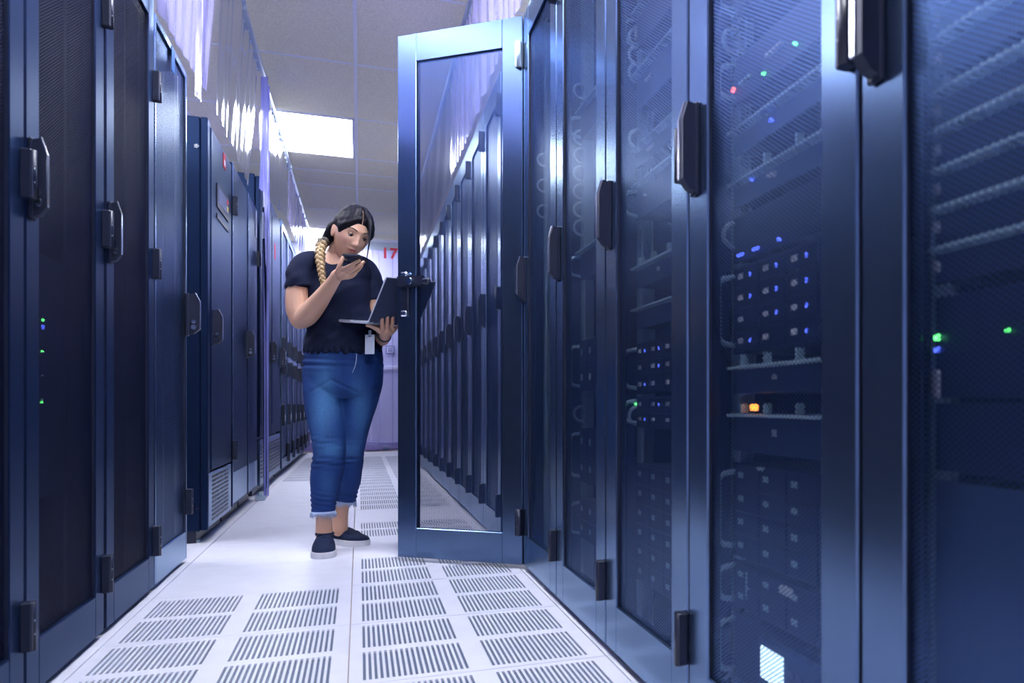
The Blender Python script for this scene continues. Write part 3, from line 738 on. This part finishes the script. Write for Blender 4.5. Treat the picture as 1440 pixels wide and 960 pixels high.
def normals(me):
    a = np.empty(len(me.vertices) * 3); me.vertices.foreach_get('normal', a); return a.reshape(-1, 3)
def finish(name, me, mats, parent, co=None, tint=None):
    co = coords(me) if co is None else co
    me.vertices.foreach_set('co', (co - np.array(ORG)).ravel())
    me.materials.clear()
    for m in (mats if isinstance(mats, list) else [mats]): me.materials.append(m)
    if tint is not None:
        c = me.color_attributes.new('tint', 'FLOAT_COLOR', 'POINT')
        c.data.foreach_set('color', np.concatenate([tint, np.ones((len(tint), 1))], 1).ravel())
    me.polygons.foreach_set('use_smooth', [True] * len(me.polygons)); me.update()
    me.name = name; return link(name, me, parent)
def local(b, name, mats, parent=None):
    """a part given in world coordinates, under the woman"""
    b.v = [tuple(Vector(v) - ORG) for v in b.v]; return b.build(name, mats, parent or person)

# --- head frame: yawed to the picture's right, bent down and tilted
yaw_, pit_, rol_ = math.radians(42), math.radians(20), math.radians(13)
Wd = -DV                                    # towards the camera
F0 = RV * math.sin(yaw_) + Wd * math.cos(yaw_); L0 = RV * math.cos(yaw_) - Wd * math.sin(yaw_)
HF = F0 * math.cos(pit_) - UP * math.sin(pit_); HU = UP * math.cos(pit_) + F0 * math.sin(pit_)
HL = L0 * math.cos(rol_) - HU * math.sin(rol_); HU = HU * math.cos(rol_) + L0 * math.sin(rol_)
HU = HU * 1.10
HC = at(494.0, 330, .045)
def hd(x, y, z): return HC + HL * x + HF * y + HU * z
def G(v, c, s): return np.exp(-((v - c) / s) ** 2)
def sstep(a, b_, v): t = np.clip((v - a) / (b_ - a), 0, 1); return t * t * (3 - 2 * t)
def head_shape(d):
    """d: unit directions -> points of the bare head in its own frame (x her left, y front, z up)"""
    x, y, z = d[:, 0] * .073, d[:, 1] * .093, d[:, 2] * .112
    low = sstep(.005, -.10, z)
    x = x * (1 - .34 * low); x = x * (1 + .03 * G(z, .03, .05))
    y = np.where(y > 0, y * (1 - .10 * low), y * (1 - .42 * low))
    y = y + .012 * low * (y > 0)
    fr = sstep(.0, .05, y)
    ax = np.abs(x)
    dy = .0185 * G(ax, 0, .0080) * G(z, -.024, .011) + .010 * G(ax, 0, .0075) * G(z, -.006, .018) + .0080 * G(ax, .0120, .0060) * G(z, -.027, .007)
    dy += .0045 * G(ax, .022, .022) * G(z, .030, .008) - .010 * G(ax, .031, .014) * G(z, .010, .011)
    dy += .005 * G(ax, .042, .016) * G(z, -.018, .018)
    dy += .0105 * G(ax, 0, .019) * G(z, -.0475, .0042) + .0115 * G(ax, 0, .0165) * G(z, -.0595, .0050) - .0035 * G(ax, 0, .022) * G(z, -.0530, .0022)
    dy += -.004 * G(ax, 0, .02) * G(z, -.072, .006) + .007 * G(ax, 0, .019) * G(z, -.090, .013)
    return np.stack([x, y + dy * fr, z], 1)
def sphere_dirs(nu, nv):
    ds = [(0, 0, 1)]; fs = []
    for j in range(1, nv):
        th = PI * j / nv
        for i in range(nu):
            ph = 2 * PI * i / nu; ds.append((math.sin(th) * math.cos(ph), math.sin(th) * math.sin(ph), math.cos(th)))
    ds.append((0, 0, -1)); last = len(ds) - 1
    for i in range(nu): fs.append((0, 1 + i, 1 + (i + 1) % nu))
    for j in range(nv - 2):
        for i in range(nu):
            a = 1 + j * nu + i; b_ = 1 + j * nu + (i + 1) % nu; fs.append((a, a + nu, b_ + nu, b_))
    for i in range(nu): fs.append((last, 1 + (nv - 2) * nu + (i + 1) % nu, 1 + (nv - 2) * nu + i))
    return np.array(ds, float), fs
HB = np.array([HL, HF, HU])
def to_world(p): return np.array(HC) + p @ HB

# --- body: head, neck, chest, arms with hands, hips, legs, feet as one skin
b = MB()
dirs, fs = sphere_dirs(120, 90); b.add(to_world(head_shape(dirs)), fs, 0, True)
b.tube([hd(.0, -.035, -.045), at(478, 350, .012), at(473.5, 362, .0), at(472, 378, -.01)], [.048, .046, .050, .066], 24)        # neck
for s in (-1,):
    bb = bmesh.new(); bmesh.ops.create_uvsphere(bb, u_segments=20, v_segments=14, radius=1)
    for v in bb.verts: v.co = hd(s * .075 + v.co.x * .010, -.008 + v.co.y * .017 - .15 * v.co.z * .03, -.002 + v.co.z * .030)
    b.bm(bb, 0, True)
loft(b, slab_rings([(357, 470.5, 18, .046, 0), (363, 471.5, 30, .060, .0), (371, 473, 39, .074, 0), (384, 475, 41.5, .091, .005), (400, 475.5, 38, .106, .012), (450, 478, 36, .085, 0), (490, 482, 42, .095, 0), (530, 482, 46, .10, 0), (550, 482, 42, .09, 0)]))
limb(b, [(440, 373, .06, .040), (425, 382, .090, .045), (418.5, 405, .108, .0465), (418, 432, .118, .0470), (422.5, 449, .122, .0440)])
limb(b, [(421.5, 449.5, .122, .0425), (431, 443.5, .135, .0460), (444, 429, .160, .0415), (458, 410.5, .195, .0325), (470, 393.5, .222, .0255), (474, 387, .230, .0255)])
# right hand round the phone: palm, thumb, four fingers
limb(b, [(471, 392, .222, .0235), (477, 385, .232, .0250), (483, 381, .236, .0215)], seg=16)
limb(b, [(479, 388, .236, .0200), (485, 384.5, .240, .0190)], seg=16)
limb(b, [(475, 382, .252, .0120), (477.5, 374, .262, .0098), (480, 367, .262, .0088), (482.5, 361.5, .258, .0074)], seg=12)
limb(b, [(482, 379, .252, .0105), (491, 374.5, .270, .0088), (499, 369.8, .276, .0080), (505.5, 366.2, .272, .0068)], seg=12)
limb(b, [(485, 383, .245, .0105), (495, 379.5, .258, .0090), (504, 374.0, .258, .0082), (511, 368.2, .250, .0068)], seg=12)
limb(b, [(485.5, 387, .234, .0100), (496, 384.5, .232, .0088), (504, 379.0, .224, .0080), (509, 372.5, .214, .0066)], seg=12)
limb(b, [(483, 390.5, .224, .0092), (492.5, 389.5, .212, .0078), (499, 385.5, .200, .0070), (503, 379.5, .190, .0058)], seg=12)
# left arm to the laptop
limb(b, [(503, 376, -.05, .045), (519, 386, -.082, .0450), (525, 415, -.092, .0420), (531, 450, -.095, .0400), (533.5, 474, -.085, .0380)])
limb(b, [(533.5, 475, -.085, .0370), (536, 475.5, -.035, .0365), (539, 474.5, .030, .0300), (541, 472, .080, .0245), (541.5, 469, .108, .0240)])
limb(b, [(541, 471, .100, .0220), (541.5, 466.5, .125, .0250), (544, 463.5, .135, .0220)], seg=16)
limb(b, [(548, 466, .118, .0190), (553, 463, .118, .0150)], seg=16)
for x0, x1, tip, w0 in ((538, 537.5, 446.5, .172), (544.5, 545, 441, .152), (551, 552, 441, .131)):
    limb(b, [(x0 + .5, 465, w0 - .030, .0110), (x0, 459.5, w0, .0095), (x1 - .2, 452.5, w0 + .010, .0088), (x1, tip + 2, w0 + .005, .0074)], seg=12)
limb(b, [(553, 464, .10, .0100), (558, 460.5, .105, .0085), (561.5, 456.5, .105, .0076), (563, 452, .098, .0064)], seg=12)
limb(b, [(536, 467, .135, .0125), (528, 461.5, .165, .0098), (521, 458.5, .190, .0080), (516, 457.5, .205, .0066)], seg=12)
# legs and feet
limb(b, [(458, 545, .02, .070), (462, 625, .075, .052), (458, 672, .085, .048), (455.5, 715, .09, .034), (455.5, 735, .088, .0335), (455.5, 752, .088, .036)])
limb(b, [(508, 545, -.03, .066), (495, 625, .0, .050), (490, 670, -.03, .046), (481.5, 705, -.06, .0345), (479, 724, -.065, .0325), (477.5, 744, -.068, .036)])
for h_, t_ in ((ground(457, 773), ground(454.5, 785.5)), (ground(464, 763), ground(514, 767.5))):
    d = (t_ - h_); n_ = UP.cross(d).normalized()
    loft(b, [(h_ + d * s + UP * hh, n_ * w_, UP * (hh - .012)) for s, w_, hh in ((.06, .02, .035), (.2, .026, .04), (.5, .032, .035), (.8, .034, .028), (.93, .022, .024))])
body = fuse(b, .0028, 2, .4)
co = coords(body)
hp = (co - np.array(HC)) @ np.linalg.inv(HB)
SK = np.array([.64, .37, .26]); tint = np.tile(SK, (len(co), 1))
ishead = (np.abs(hp) < .14).all(1) & (hp[:, 1] > .03)
def paint(mask, colr): global tint; tint = tint * (1 - mask[:, None]) + np.array(colr) * mask[:, None]
x_, y_, z_ = hp[:, 0], hp[:, 1], hp[:, 2]
lipm = ishead * np.clip(1.6 * G(x_, 0, .0205) * G(z_, -.0535, .0105) - .25, 0, 1); paint(lipm * .85, [.26, .045, .06])
paint(ishead * .35 * G(np.abs(x_), .045, .02) * G(z_, -.02, .02), [.50, .22, .16])
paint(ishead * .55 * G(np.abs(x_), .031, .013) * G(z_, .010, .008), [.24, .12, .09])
finish('body', body, M['skin'], person, tint=tint)
# eyes, lids, brows, lashes
for s in (-1, 1):
    e = MB(); bb = bmesh.new(); bmesh.ops.create_uvsphere(bb, u_segments=24, v_segments=16, radius=.0112)
    ey = hd(s * .0300, .0728, .0075)
    for v in bb.verts: v.co = ey + v.co
    e.bm(bb, 0, True); g = HF + HL * .10 - HU * .42; g.normalize(); pc = ey + g * .0072
    bb = bmesh.new(); bmesh.ops.create_uvsphere(bb, u_segments=16, v_segments=10, radius=.0066)
    for v in bb.verts: v.co = pc + v.co
    e.bm(bb, 1, True); local(e, 'eye', [M['eyewhite'], M['iris']])
    # upper and lower lid: caps of a slightly larger ball, open along a slit
    ld_ = MB(); n1, n2 = 16, 7
    for (e0, e1) in ((8, 95), (-95, -30)):
        vs = []
        for i in range(n1 + 1):
            az = math.radians(-80 + 160 * i / n1); k_ = math.cos(az * .95)
            for j in range(n2 + 1):
                lo = e0 * k_ if e0 > 0 else e0; hi = e1 if e0 > 0 else e1 * k_
                el = math.radians(lo + (hi - lo) * j / n2)
                r_ = .0122; vs.append(ey + HL * (r_ * math.sin(az) * math.cos(el)) + HF * (r_ * math.cos(az) * math.cos(el)) + HU * (r_ * math.sin(el)))
        ld_.add(vs, [(i * (n2 + 1) + j, (i + 1) * (n2 + 1) + j, (i + 1) * (n2 + 1) + j + 1, i * (n2 + 1) + j + 1) for i in range(n1) for j in range(n2)], 0, True)
    local(ld_, 'eyelid', M['lid_skin'])
    l_ = MB(); q = []
    for i in range(13):
        az = math.radians(-72 + 144 * i / 12); el = math.radians(8 * math.cos(az * .95) - 2); r_ = .0130
        q.append(ey + HL * (r_ * math.sin(az) * math.cos(el)) + HF * (r_ * math.cos(az) * math.cos(el)) + HU * (r_ * math.sin(el)))
    l_.tube(q, [.0011 + .0014 * math.sin(PI * i / 12) for i in range(13)], 6); local(l_, 'eyelashes', M['brow'])
    w_ = MB(); w_.tube([hd(s * (.0135 + .036 * t), .0895 - .0150 * t * t - .006 * t, .0235 + .0125 * math.sin(PI * (.10 + .62 * t)) - .004 * t) for t in [k / 10 for k in range(11)]], [.0042 * (1 - .66 * k / 10) for k in range(11)], 7, flat=.7)
    local(w_, 'eyebrow', M['brow'])
# hair: cap with a centre parting, gathered behind the right ear
dirs, fs = sphere_dirs(150, 110); hs = head_shape(dirs)
X, Y, Z = hs[:, 0], hs[:, 1], hs[:, 2]
line = np.interp(Y, [-.10, -.05, -.02, .005, .025, .045, .060, .075, .09], [-.085, -.070, -.014, .008, .010, .014, .032, .052, .063])
line = line - .020 * sstep(.012, .05, np.abs(X)) * sstep(.015, .04, Y)
inside = Z - line
off = .0155 * sstep(-.003, .030, inside) - .0015
off = off * (1 - .80 * G(X, 0, .0045) * (Y > -.03))
hn = dirs / np.array([.073, .093, .112]); hn /= np.linalg.norm(hn, axis=1)[:, None]
rip = .0016 * np.sin(np.abs(X) * 330 + Z * 210 - Y * 40) * np.sin(np.abs(X) * 130 - Z * 90 + 1) * sstep(.01, .04, inside)
hw_ = to_world(hs + hn * (off + rip)[:, None] + np.array([0, -.004, .002]) * sstep(.01, .05, inside)[:, None])
keep = [f for f in fs if max(inside[i] for i in f) > -.002 and not (max(abs(X[i]) for i in f) < .0023 and min(Y[i] for i in f) > -.015)]
h = MB(); used = sorted({i for f in keep for i in f}); ix = {i: n for n, i in enumerate(used)}
h.add([hw_[i] for i in used], [[ix[i] for i in f] for f in keep], 0, True)
h.tube([hd(.03, -.085, -.025), hd(-.01, -.094, -.035), hd(-.05, -.078, -.04), hd(-.073, -.048, -.045), at(459.5, 338, .055), at(455, 345, .075)], [.022, .030, .032, .026, .021, .018], 14)
h.tube([hd(-.060, -.03, .03), hd(-.074, -.042, .0), hd(-.078, -.048, -.03), at(460, 338, .06)], [.018, .020, .019, .014], 12)
hair = local(h, 'hair', M['hair'])
st = MB()
st.tube([at(x, y, w) for x, y, w in ((515, 300, .09), (521, 312, .105), (521.5, 322, .118), (519.5, 340, .135), (516, 362, .14), (514.5, 378, .13), (514, 394, .12))], [.010, .0115, .0085, .0036, .0022, .0016, .0008], 8)
st.tube([at(x, y, w) for x, y, w in ((519, 322, .12), (516, 338, .14), (511, 350, .15), (507.5, 359, .15))], [.002, .0016, .0012, .0006], 6)
local(st, 'loose_strand', M['hair'], )
path = interp([(457, 338, .07), (452.5, 347, .095), (450.5, 358, .115), (451.5, 371, .130), (453, 384, .138), (455.5, 397, .140), (456.5, 403, .140)], 12)
pts = [at(*p) for p in path]; N = len(pts); br = MB(); tcol = []
for k in range(3):
    q = []; rad = []
    for i, p in enumerate(pts):
        s = i / (N - 1); a = 2 * PI * (4.2 * s + k / 3); A = .0185 * (1 - .52 * s) * (1 + .12 * math.sin(i * .9 + k))
        q.append(p + RV * (A * math.sin(a)) + Wd * (A * .55 * math.sin(2 * a) + .004)); rad.append((.0150 * (1 - .55 * s)) * (.80 + .30 * math.cos(2 * a)))
    br.tube(q, rad, 10)
    for i in range(N):
        s = i / (N - 1); g = min(1, max(0, (s - .02) / .16)); rng = random.Random(i * 3 + k)
        a = 2 * PI * (4.2 * s + k / 3); dk = .35 + .65 * max(0, math.sin(2 * a + .6) * .5 + .5)  # hair colour painted darker in the braid's grooves, as shade there
        for q_ in range(10):
            f_ = g * dk * rng.uniform(.75, 1.15); tcol.append([(1 - min(1, f_)) * d_ + min(1, f_) * l_ for d_, l_ in zip((.025, .020, .022), (.50, .34, .17))])
bm_ = br.mesh('braid', M['braidhair']); finish('braid', bm_, M['braidhair'], person, tint=np.array(tcol))
ws = MB(); rng = random.Random(5)
for k in range(9):
    x0 = 458 + rng.uniform(-2, 2); ws.tube([at(x0, 330 + rng.uniform(-4, 4), .02), at(x0 - 6 - rng.uniform(0, 4), 336 + rng.uniform(0, 6), .02), at(x0 - 11 - rng.uniform(0, 5), 346 + rng.uniform(0, 6), .02)], [.0022, .0018, .0006], 5)
w_o = ws.mesh('flyaway_hair', M['braidhair']); finish('flyaway_hair', w_o, M['braidhair'], person, tint=np.tile([.45, .30, .15], (len(w_o.vertices), 1)))['kind'] = 'stuff'
# T-shirt
b = MB()
loft(b, slab_rings([(357, 470, 21, .050, 0), (363, 471, 33, .066, .0), (371, 473, 42, .080, 0), (384, 475, 44, .098, .005), (398, 475.5, 41, .116, .012), (415, 476, 40.5, .126, .02), (436, 477, 41, .112, .012), (458, 479.5, 45, .110, .005), (480, 482, 50.5, .120, .0), (494, 483.5, 52.5, .126, 0), (498, 483.5, 52, .124, 0)]), 36, 2.2)
limb(b, [(446, 367, .035, .048), (431, 371, .072, .0540), (423, 382, .092, .0560), (421, 396, .104, .0580), (421.5, 405.5, .107, .0590)], ends=False, seg=28)
limb(b, [(496, 371, -.03, .050), (513, 378, -.072, .0500), (521.5, 391, -.085, .0480), (524.5, 406, -.09, .0490), (526.5, 422, -.093, .0490)], ends=False, seg=28)
sh = fuse(b, .004, 8, .5); co = coords(sh); nr = normals(sh)
zz = co[:, 2]; lat = co @ np.array(RV); dep = co @ np.array(Wd)
zt = lambda py: CAM.z + (CY - py) / FPX * D0
amp = .0055 * G(zz, zt(470), .10) + .004 * G(zz, zt(400), .06)
disp = amp * (np.sin(zz * 62 + lat * 38) * .6 + np.sin(zz * 105 - lat * 70 + 1.7) * .4) + .004 * G(zz, zt(496), .014) * np.sin(lat * 210)
co = co + nr * disp[:, None]
hemz = zt(497); hm = G(zz, hemz, .010); co[:, 2] += hm * .0045 * np.sin(lat * 150 + dep * 60)
al = np.array(at(421, 405, .107)); sl = G(np.linalg.norm(co - al, axis=1), .0, .075) * (co[:, 2] < al[2] + .012); co[:, 2] += sl * .0035 * np.sin((lat) * 190 + dep * 120)
# round neck: open the front down to the collar bones
bm2 = bmesh.new(); bm2.from_mesh(sh); bm2.verts.ensure_lookup_table()
for i, v in enumerate(bm2.verts): v.co = Vector(co[i])
nc = at(473.5, 361, .045); NU, NW, NZ = .054, .085, .070
def incut(p):
    q = p - nc; u, w_, z_ = q.dot(RV), q.dot(Wd), q.z
    return (u / NU) ** 2 + (w_ / NW) ** 2 + ((z_ - .02) / NZ) ** 2 < 1
bmesh.ops.delete(bm2, geom=[v for v in bm2.verts if incut(v.co)], context='VERTS'); 
for v in bm2.verts:
    if v.is_boundary:
        q = v.co - nc; f_ = math.sqrt((q.dot(RV) / NU) ** 2 + (q.dot(Wd) / NW) ** 2 + ((q.z - .02) / NZ) ** 2)
        if f_ < 1.25: v.co = nc + Vector((q.x, q.y, q.z - .02)) / f_ + UP * .02
bm2.to_mesh(sh); bm2.free()
finish('t_shirt', sh, M['shirt'], person)
# jeans
b = MB()
loft(b, slab_rings([(486, 483.5, 50, .112, 0), (500, 483.5, 52.5, .118, 0), (515, 483.2, 53.3, .125, -.003), (532, 482.5, 53.6, .128, -.006), (548, 482, 51, .118, -.004), (560, 481.5, 40, .085, 0)]), 36, 2.2)
def leg_rings(rows): return [(at(r[1], r[0], r[3]), RV * (r[2] / K), DV * (r[2] / K * 1.05)) for r in interp(rows, 4)]
loft(b, leg_rings([(530, 456, 26, .015), (548, 456.8, 27, .025), (565, 457.8, 26.6, .035), (585, 459.8, 25.8, .05), (605, 462.2, 24, .068), (625, 463.6, 21.6, .082), (642, 463, 20.2, .085), (658, 460.5, 20.4, .082), (675, 458.2, 19.4, .082), (695, 456.3, 16.8, .087), (712, 455, 14.9, .09), (722, 454.8, 14.4, .09)]), 28, 2.15)
loft(b, leg_rings([(530, 510, 26, -.02), (548, 509, 25, -.018), (565, 505.6, 23.8, -.012), (585, 500.8, 22.2, -.005), (605, 496.6, 20.4, .005), (625, 494, 18.4, .008), (642, 492.6, 17.2, .0), (658, 491.4, 17, -.012), (675, 490, 16.2, -.026), (692, 487.5, 14.6, -.045), (707, 485.5, 13.2, -.06)]), 28, 2.15)
je = fuse(b, .004, 5, .5); co = coords(je); nr = normals(je); zz = co[:, 2]; lat = co @ np.array(RV); dep = co @ np.array(Wd)
lat0 = lat - (at(483, 520, 0).dot(RV)); front = sstep(-.2, .6, nr @ np.array(Wd))
knee = (.0030 * G(zz, zt(648), .030) + .0012 * G(zz, zt(620), .03)) * (np.sin(zz * 2 * PI / .030 + lat * 30) + .6 * np.sin(zz * 2 * PI / .021 - lat * 45 + 1.1)) * (.35 + .65 * front)
hipf = .0042 * G(zz, zt(511), .026) * np.sin(zz * 2 * PI / .032 + lat0 * 9 + .8) * (.3 + .7 * (lat0 < .02))
low = .0025 * G(zz, zt(700), .04) * np.sin(zz * 2 * PI / .022 + lat * 60)
gr = -.0028 * G(zz, zt(535) - np.abs(lat0) * .55, .009) * (np.abs(lat0) < .10) * front
wr = .0010 * np.sin(zz * 55 + lat * 40) * np.sin(zz * 23 - lat * 70)
co2 = co + nr * (knee + hipf + low + gr + wr)[:, None]
base = np.array([.008, .036, .165]); tint = np.tile(base, (len(co), 1))
def fadeat(px, py, w, sx, sz, k):
    c = np.array(at(px, py, w)); u = (co - c) @ np.array(RV); return k * np.exp(-(u / sx) ** 2 - ((zz - c[2]) / sz) ** 2) * front
fade = np.clip(fadeat(459, 560, .1, .05, .17, .62) + fadeat(509, 575, .05, .034, .16, .42) + fadeat(464, 632, .15, .045, .035, .4) + fadeat(496, 632, .06, .035, .04, .25) + fadeat(458, 680, .15, .03, .07, .18), 0, 1)
tint = tint * (1 - fade[:, None]) + np.array([.085, .25, .50]) * fade[:, None]
jeans = finish('jeans', je, M['denim'], person, co2, tint)
# seams: outer side seam, fly stitch; frayed hems
sm = MB()
sm.tube([at(px, py, w) for px, py, w in ((432.2, 505, .03), (431.8, 530, .035), (433.2, 555, .05), (436.5, 585, .07), (441, 612, .09), (444.6, 634, .1), (442.3, 655, .1), (441, 676, .1), (442.5, 700, .1), (443, 718, .1))], .0018, 5); local(sm, 'side_seam', M['fray'], jeans)
sm = MB(); sm.tube([at(501.5, 497, .122), at(501, 507, .130), at(499, 516, .134), at(495.5, 524, .135)], .0014, 5); local(sm, 'fly_seam', M['fray'], jeans)
rng = random.Random(2)
for cx_, cy_, w_, hw in ((454.8, 722, .09, 14.4), (485.5, 707, -.06, 13.2)):
    fr_ = MB(); c = at(cx_, cy_, w_); r = hw / K
    for k in range(110):
        a = 2 * PI * k / 110; p = c + RV * (r * math.cos(a)) + Wd * (r * 1.05 * math.sin(a)); l = rng.uniform(.006, .022)
        out = (RV * math.cos(a) + Wd * math.sin(a))
        fr_.tube([p + UP * .012 + out * .0015, p + out * (.003 + rng.uniform(0, .004)), p - UP * l + out * rng.uniform(-.004, .007) + RV * rng.uniform(-.006, .006)], [.0016, .0013, .0006], 4)
    o = local(fr_, 'frayed_hem', M['fray'], jeans); o['kind'] = 'stuff'
# shoes
def shoe(heel, toe, lab):
    d = toe - heel; L = d.length; f = d.normalized(); n_ = UP.cross(f).normalized()
    prof = [(0, .022, .066), (.04, .031, .074), (.14, .036, .077), (.27, .037, .074), (.40, .039, .078), (.52, .043, .070), (.66, .0465, .056), (.80, .045, .047), (.91, .036, .041), (.97, .024, .036), (1.0, .010, .032)]
    o = empty('shoe', heel - ORG, 0, person); o['label'] = lab
    def P_(s, x, z): return f * (s * L) + n_ * x + UP * z
    b = MB(); seg = 20; vs = []
    rows = interp(prof, 3)
    for s, hw, ht in rows:
        for k in range(seg):
            a = 2 * PI * k / seg; ca, sa = math.cos(a), math.sin(a)
            e = (abs(ca) ** 2.6 + abs(sa) ** 2.6) ** (-1 / 2.6); zc = ht / 2 + .007; vs.append(P_(s, hw * ca * e, zc + (ht / 2 - .004) * sa * e))
    n = len(rows); fs = [(i * seg + k, i * seg + (k + 1) % seg, (i + 1) * seg + (k + 1) % seg, (i + 1) * seg + k) for i in range(n - 1) for k in range(seg)] + [tuple(range(seg))[::-1], tuple((n - 1) * seg + k for k in range(seg))]
    b.add(vs, fs, 0, True); b.build('upper', M['suede'], o)
    b = MB(); vs = []; out = [(s, hw + .0045) for s, hw, _ in rows]; out = [(-.018, .012)] + out + [(1.015, .006)]
    pl = [(s, w) for s, w in out] + [(s, -w) for s, w in reversed(out)]
    m_ = len(pl)
    for z, k in ((0, .97), (.004, 1.), (.024 if True else 0, 1.0), (.027, .97)):
        vs += [P_(.5 + (s - .5) * (1 if k == 1. else .99), w * k, z + .010 * max(0, .10 - s) * 3) for s, w in pl]
    fs = [(i * m_ + k, i * m_ + (k + 1) % m_, (i + 1) * m_ + (k + 1) % m_, (i + 1) * m_ + k) for i in range(3) for k in range(m_)] + [tuple(range(m_))[::-1], tuple(3 * m_ + k for k in range(m_))]
    b.add(vs, fs, 0); b.build('sole', M['sole'], o)
    b = MB()
    b.tube([P_(.44 + .18 * math.sin(a) * .9 + .17, .033 * math.cos(a), .0655 - .022 * (.44 + .16 * math.sin(a) - .28) * 3 + .004) for a in [PI * k / 12 - .2 for k in range(15)]], .0026, 6)
    for s in (.42, .50): b.tube([P_(s, -.030, .066), P_(s + .01, 0, .0825 - (s - .42) * .08), P_(s, .030, .066)], .0028, 6)
    b.tube([P_(.40, -.006, .083), P_(.43, -.026, .088), P_(.47, -.030, .078), P_(.44, -.01, .082)], .0022, 6)
    b.build('lace', M['suede'], o)
    b = MB(); b.tube([P_(.02 + .14 + .15 * math.cos(a), .034 * math.sin(a), .078) for a in [2 * PI * k / 20 for k in range(20)]], .006, 7, closed=True); b.build('collar', M['suede'], o)
    return o
shoe(ground(457, 772.8), ground(454.3, 786), 'navy shoe pointing at the camera, white sole')
shoe(ground(464, 763), ground(515.5, 767.5), 'navy shoe turned to the picture right, white sole')
# dark band on the left wrist
b = MB(); c0, c1 = at(540.3, 473.2, .055), at(541.2, 471.6, .085); b.tube([c0, c0.lerp(c1, .3), c0.lerp(c1, .7), c1], [.0275, .0292, .0288, .0262], 18); local(b, 'wrist_band', M['black'])
# phone
def framed(name, c, ax, ay, az): o = empty(name, c); m = Matrix((ax, ay, az)).transposed().to_4x4(); m.translation = c; o.matrix_world = m; return o
t_ = math.radians(12); la = (RV * math.sin(t_) + Wd * math.cos(t_) + UP * .03).normalized(); sa_ = la.cross(UP).normalized(); ua = sa_.cross(la)
ph = framed('smartphone', at(498.5, 363.2, .235), la, sa_, ua); tag(ph, 'dark smartphone held flat in front of the woman\'s mouth', 'phone')
b = MB(); b.box((-.074, -.036, -.0045), (.074, .036, .0045), .0035); b.build('case', M['black'], ph)
b = MB(); b.box((-.070, -.033, .0045), (.070, .033, .0052)); b.build('screen', M['glass'], ph)
b = MB(); b.box((.045, .008, -.0065), (.068, .030, -.0045), .002); b.build('camera_bump', M['glass'], ph)
# laptop
BL, BR = at(517, 453, .22), at(587, 456.3, .0)
wx = (BR - BL); WL = wx.length; wx.normalize()
fl_ = (at(470, 450, .062) - BL); fl_ = (fl_ - wx * fl_.dot(wx)).normalized(); li = (at(540, 391, .298) - BL); li = (li - wx * li.dot(wx)).normalized()
lap = empty('laptop', BL); tag(lap, 'open grey laptop resting on the woman\'s left hand, partly behind the open mesh door', 'laptop')
def lbox(b, ax, nz, x0, x1, y0, y1, z0, z1, bev, mi=0):
    q = MB(); q.box((x0, y0, z0), (x1, y1, z1), bev); b.add([wx * v[0] + ax * v[1] + nz * v[2] for v in q.v], q.f, mi)
nb = wx.cross(fl_); nb = nb if nb.z > 0 else -nb
nl = wx.cross(li); nl = nl if nl.dot(Wd) > 0 else -nl
b = MB(); lbox(b, fl_, nb, 0, WL, .0, .222, -.008, .006, .003); bs = b.build('base', M['alu'], lap)
b = MB()
for r in range(5):
    for k in range(12): lbox(b, fl_, nb, .022 + k * (WL - .05) / 12, .022 + (k + .86) * (WL - .05) / 12, .035 + r * .019, .051 + r * .019, .006, .0075, .0)
kb = b.build('keyboard', M['black'], bs); kb['kind'] = 'stuff'
b = MB(); lbox(b, fl_, nb, WL * .34, WL * .66, .145, .21, .006, .0066, 0); b.build('touchpad', M['lid'], bs)
b = MB(); lbox(b, li, nl, 0, WL, .004, .228, .0, .006, .004); ld = b.build('lid', M['lid'], lap)
b = MB(); lbox(b, li, nl, .012, WL - .012, .016, .218, -.0012, .0004, 0); b.build('screen', M['screen'], ld)
b = MB(); lbox(b, li, nl, -.0008, .0006, .004, .226, -.0006, .0062, 0); lbox(b, li, nl, WL - .0006, WL + .0012, .004, .226, -.001, .0064, 0); lbox(b, li, nl, .004, WL - .004, .226, .2288, -.0006, .0062, 0); b.build('lid_edge', M['alu'], ld)
b = MB(); b.tube([wx * .03 - nb * .001, wx * (WL - .03) - nb * .001], .006, 10); b.build('hinge', M['lid'], lap)
# badge on the hip
bx = (RV * .97 + Wd * .25).normalized(); bz = (UP + RV * .06).normalized(); by = bz.cross(bx).normalized()
bd = framed('id_badge', at(520, 484, .135), bx, by, (bx.cross(by)).normalized()); tag(bd, 'white identity card hanging at the woman\'s hip below the laptop', 'badge')
b = MB(); b.box((-.024, -.0012, -.043), (.024, .0012, .043), .001); b.build('card', M['label'], bd)
b = MB(); b.box((-.007, -.002, .033), (.007, .002, .037)); b.build('slot', M['black'], bd)
b = MB(); b.box((-.006, -.003, .040), (.006, .003, .062), .001); b.build('clip', M['steel'], bd)
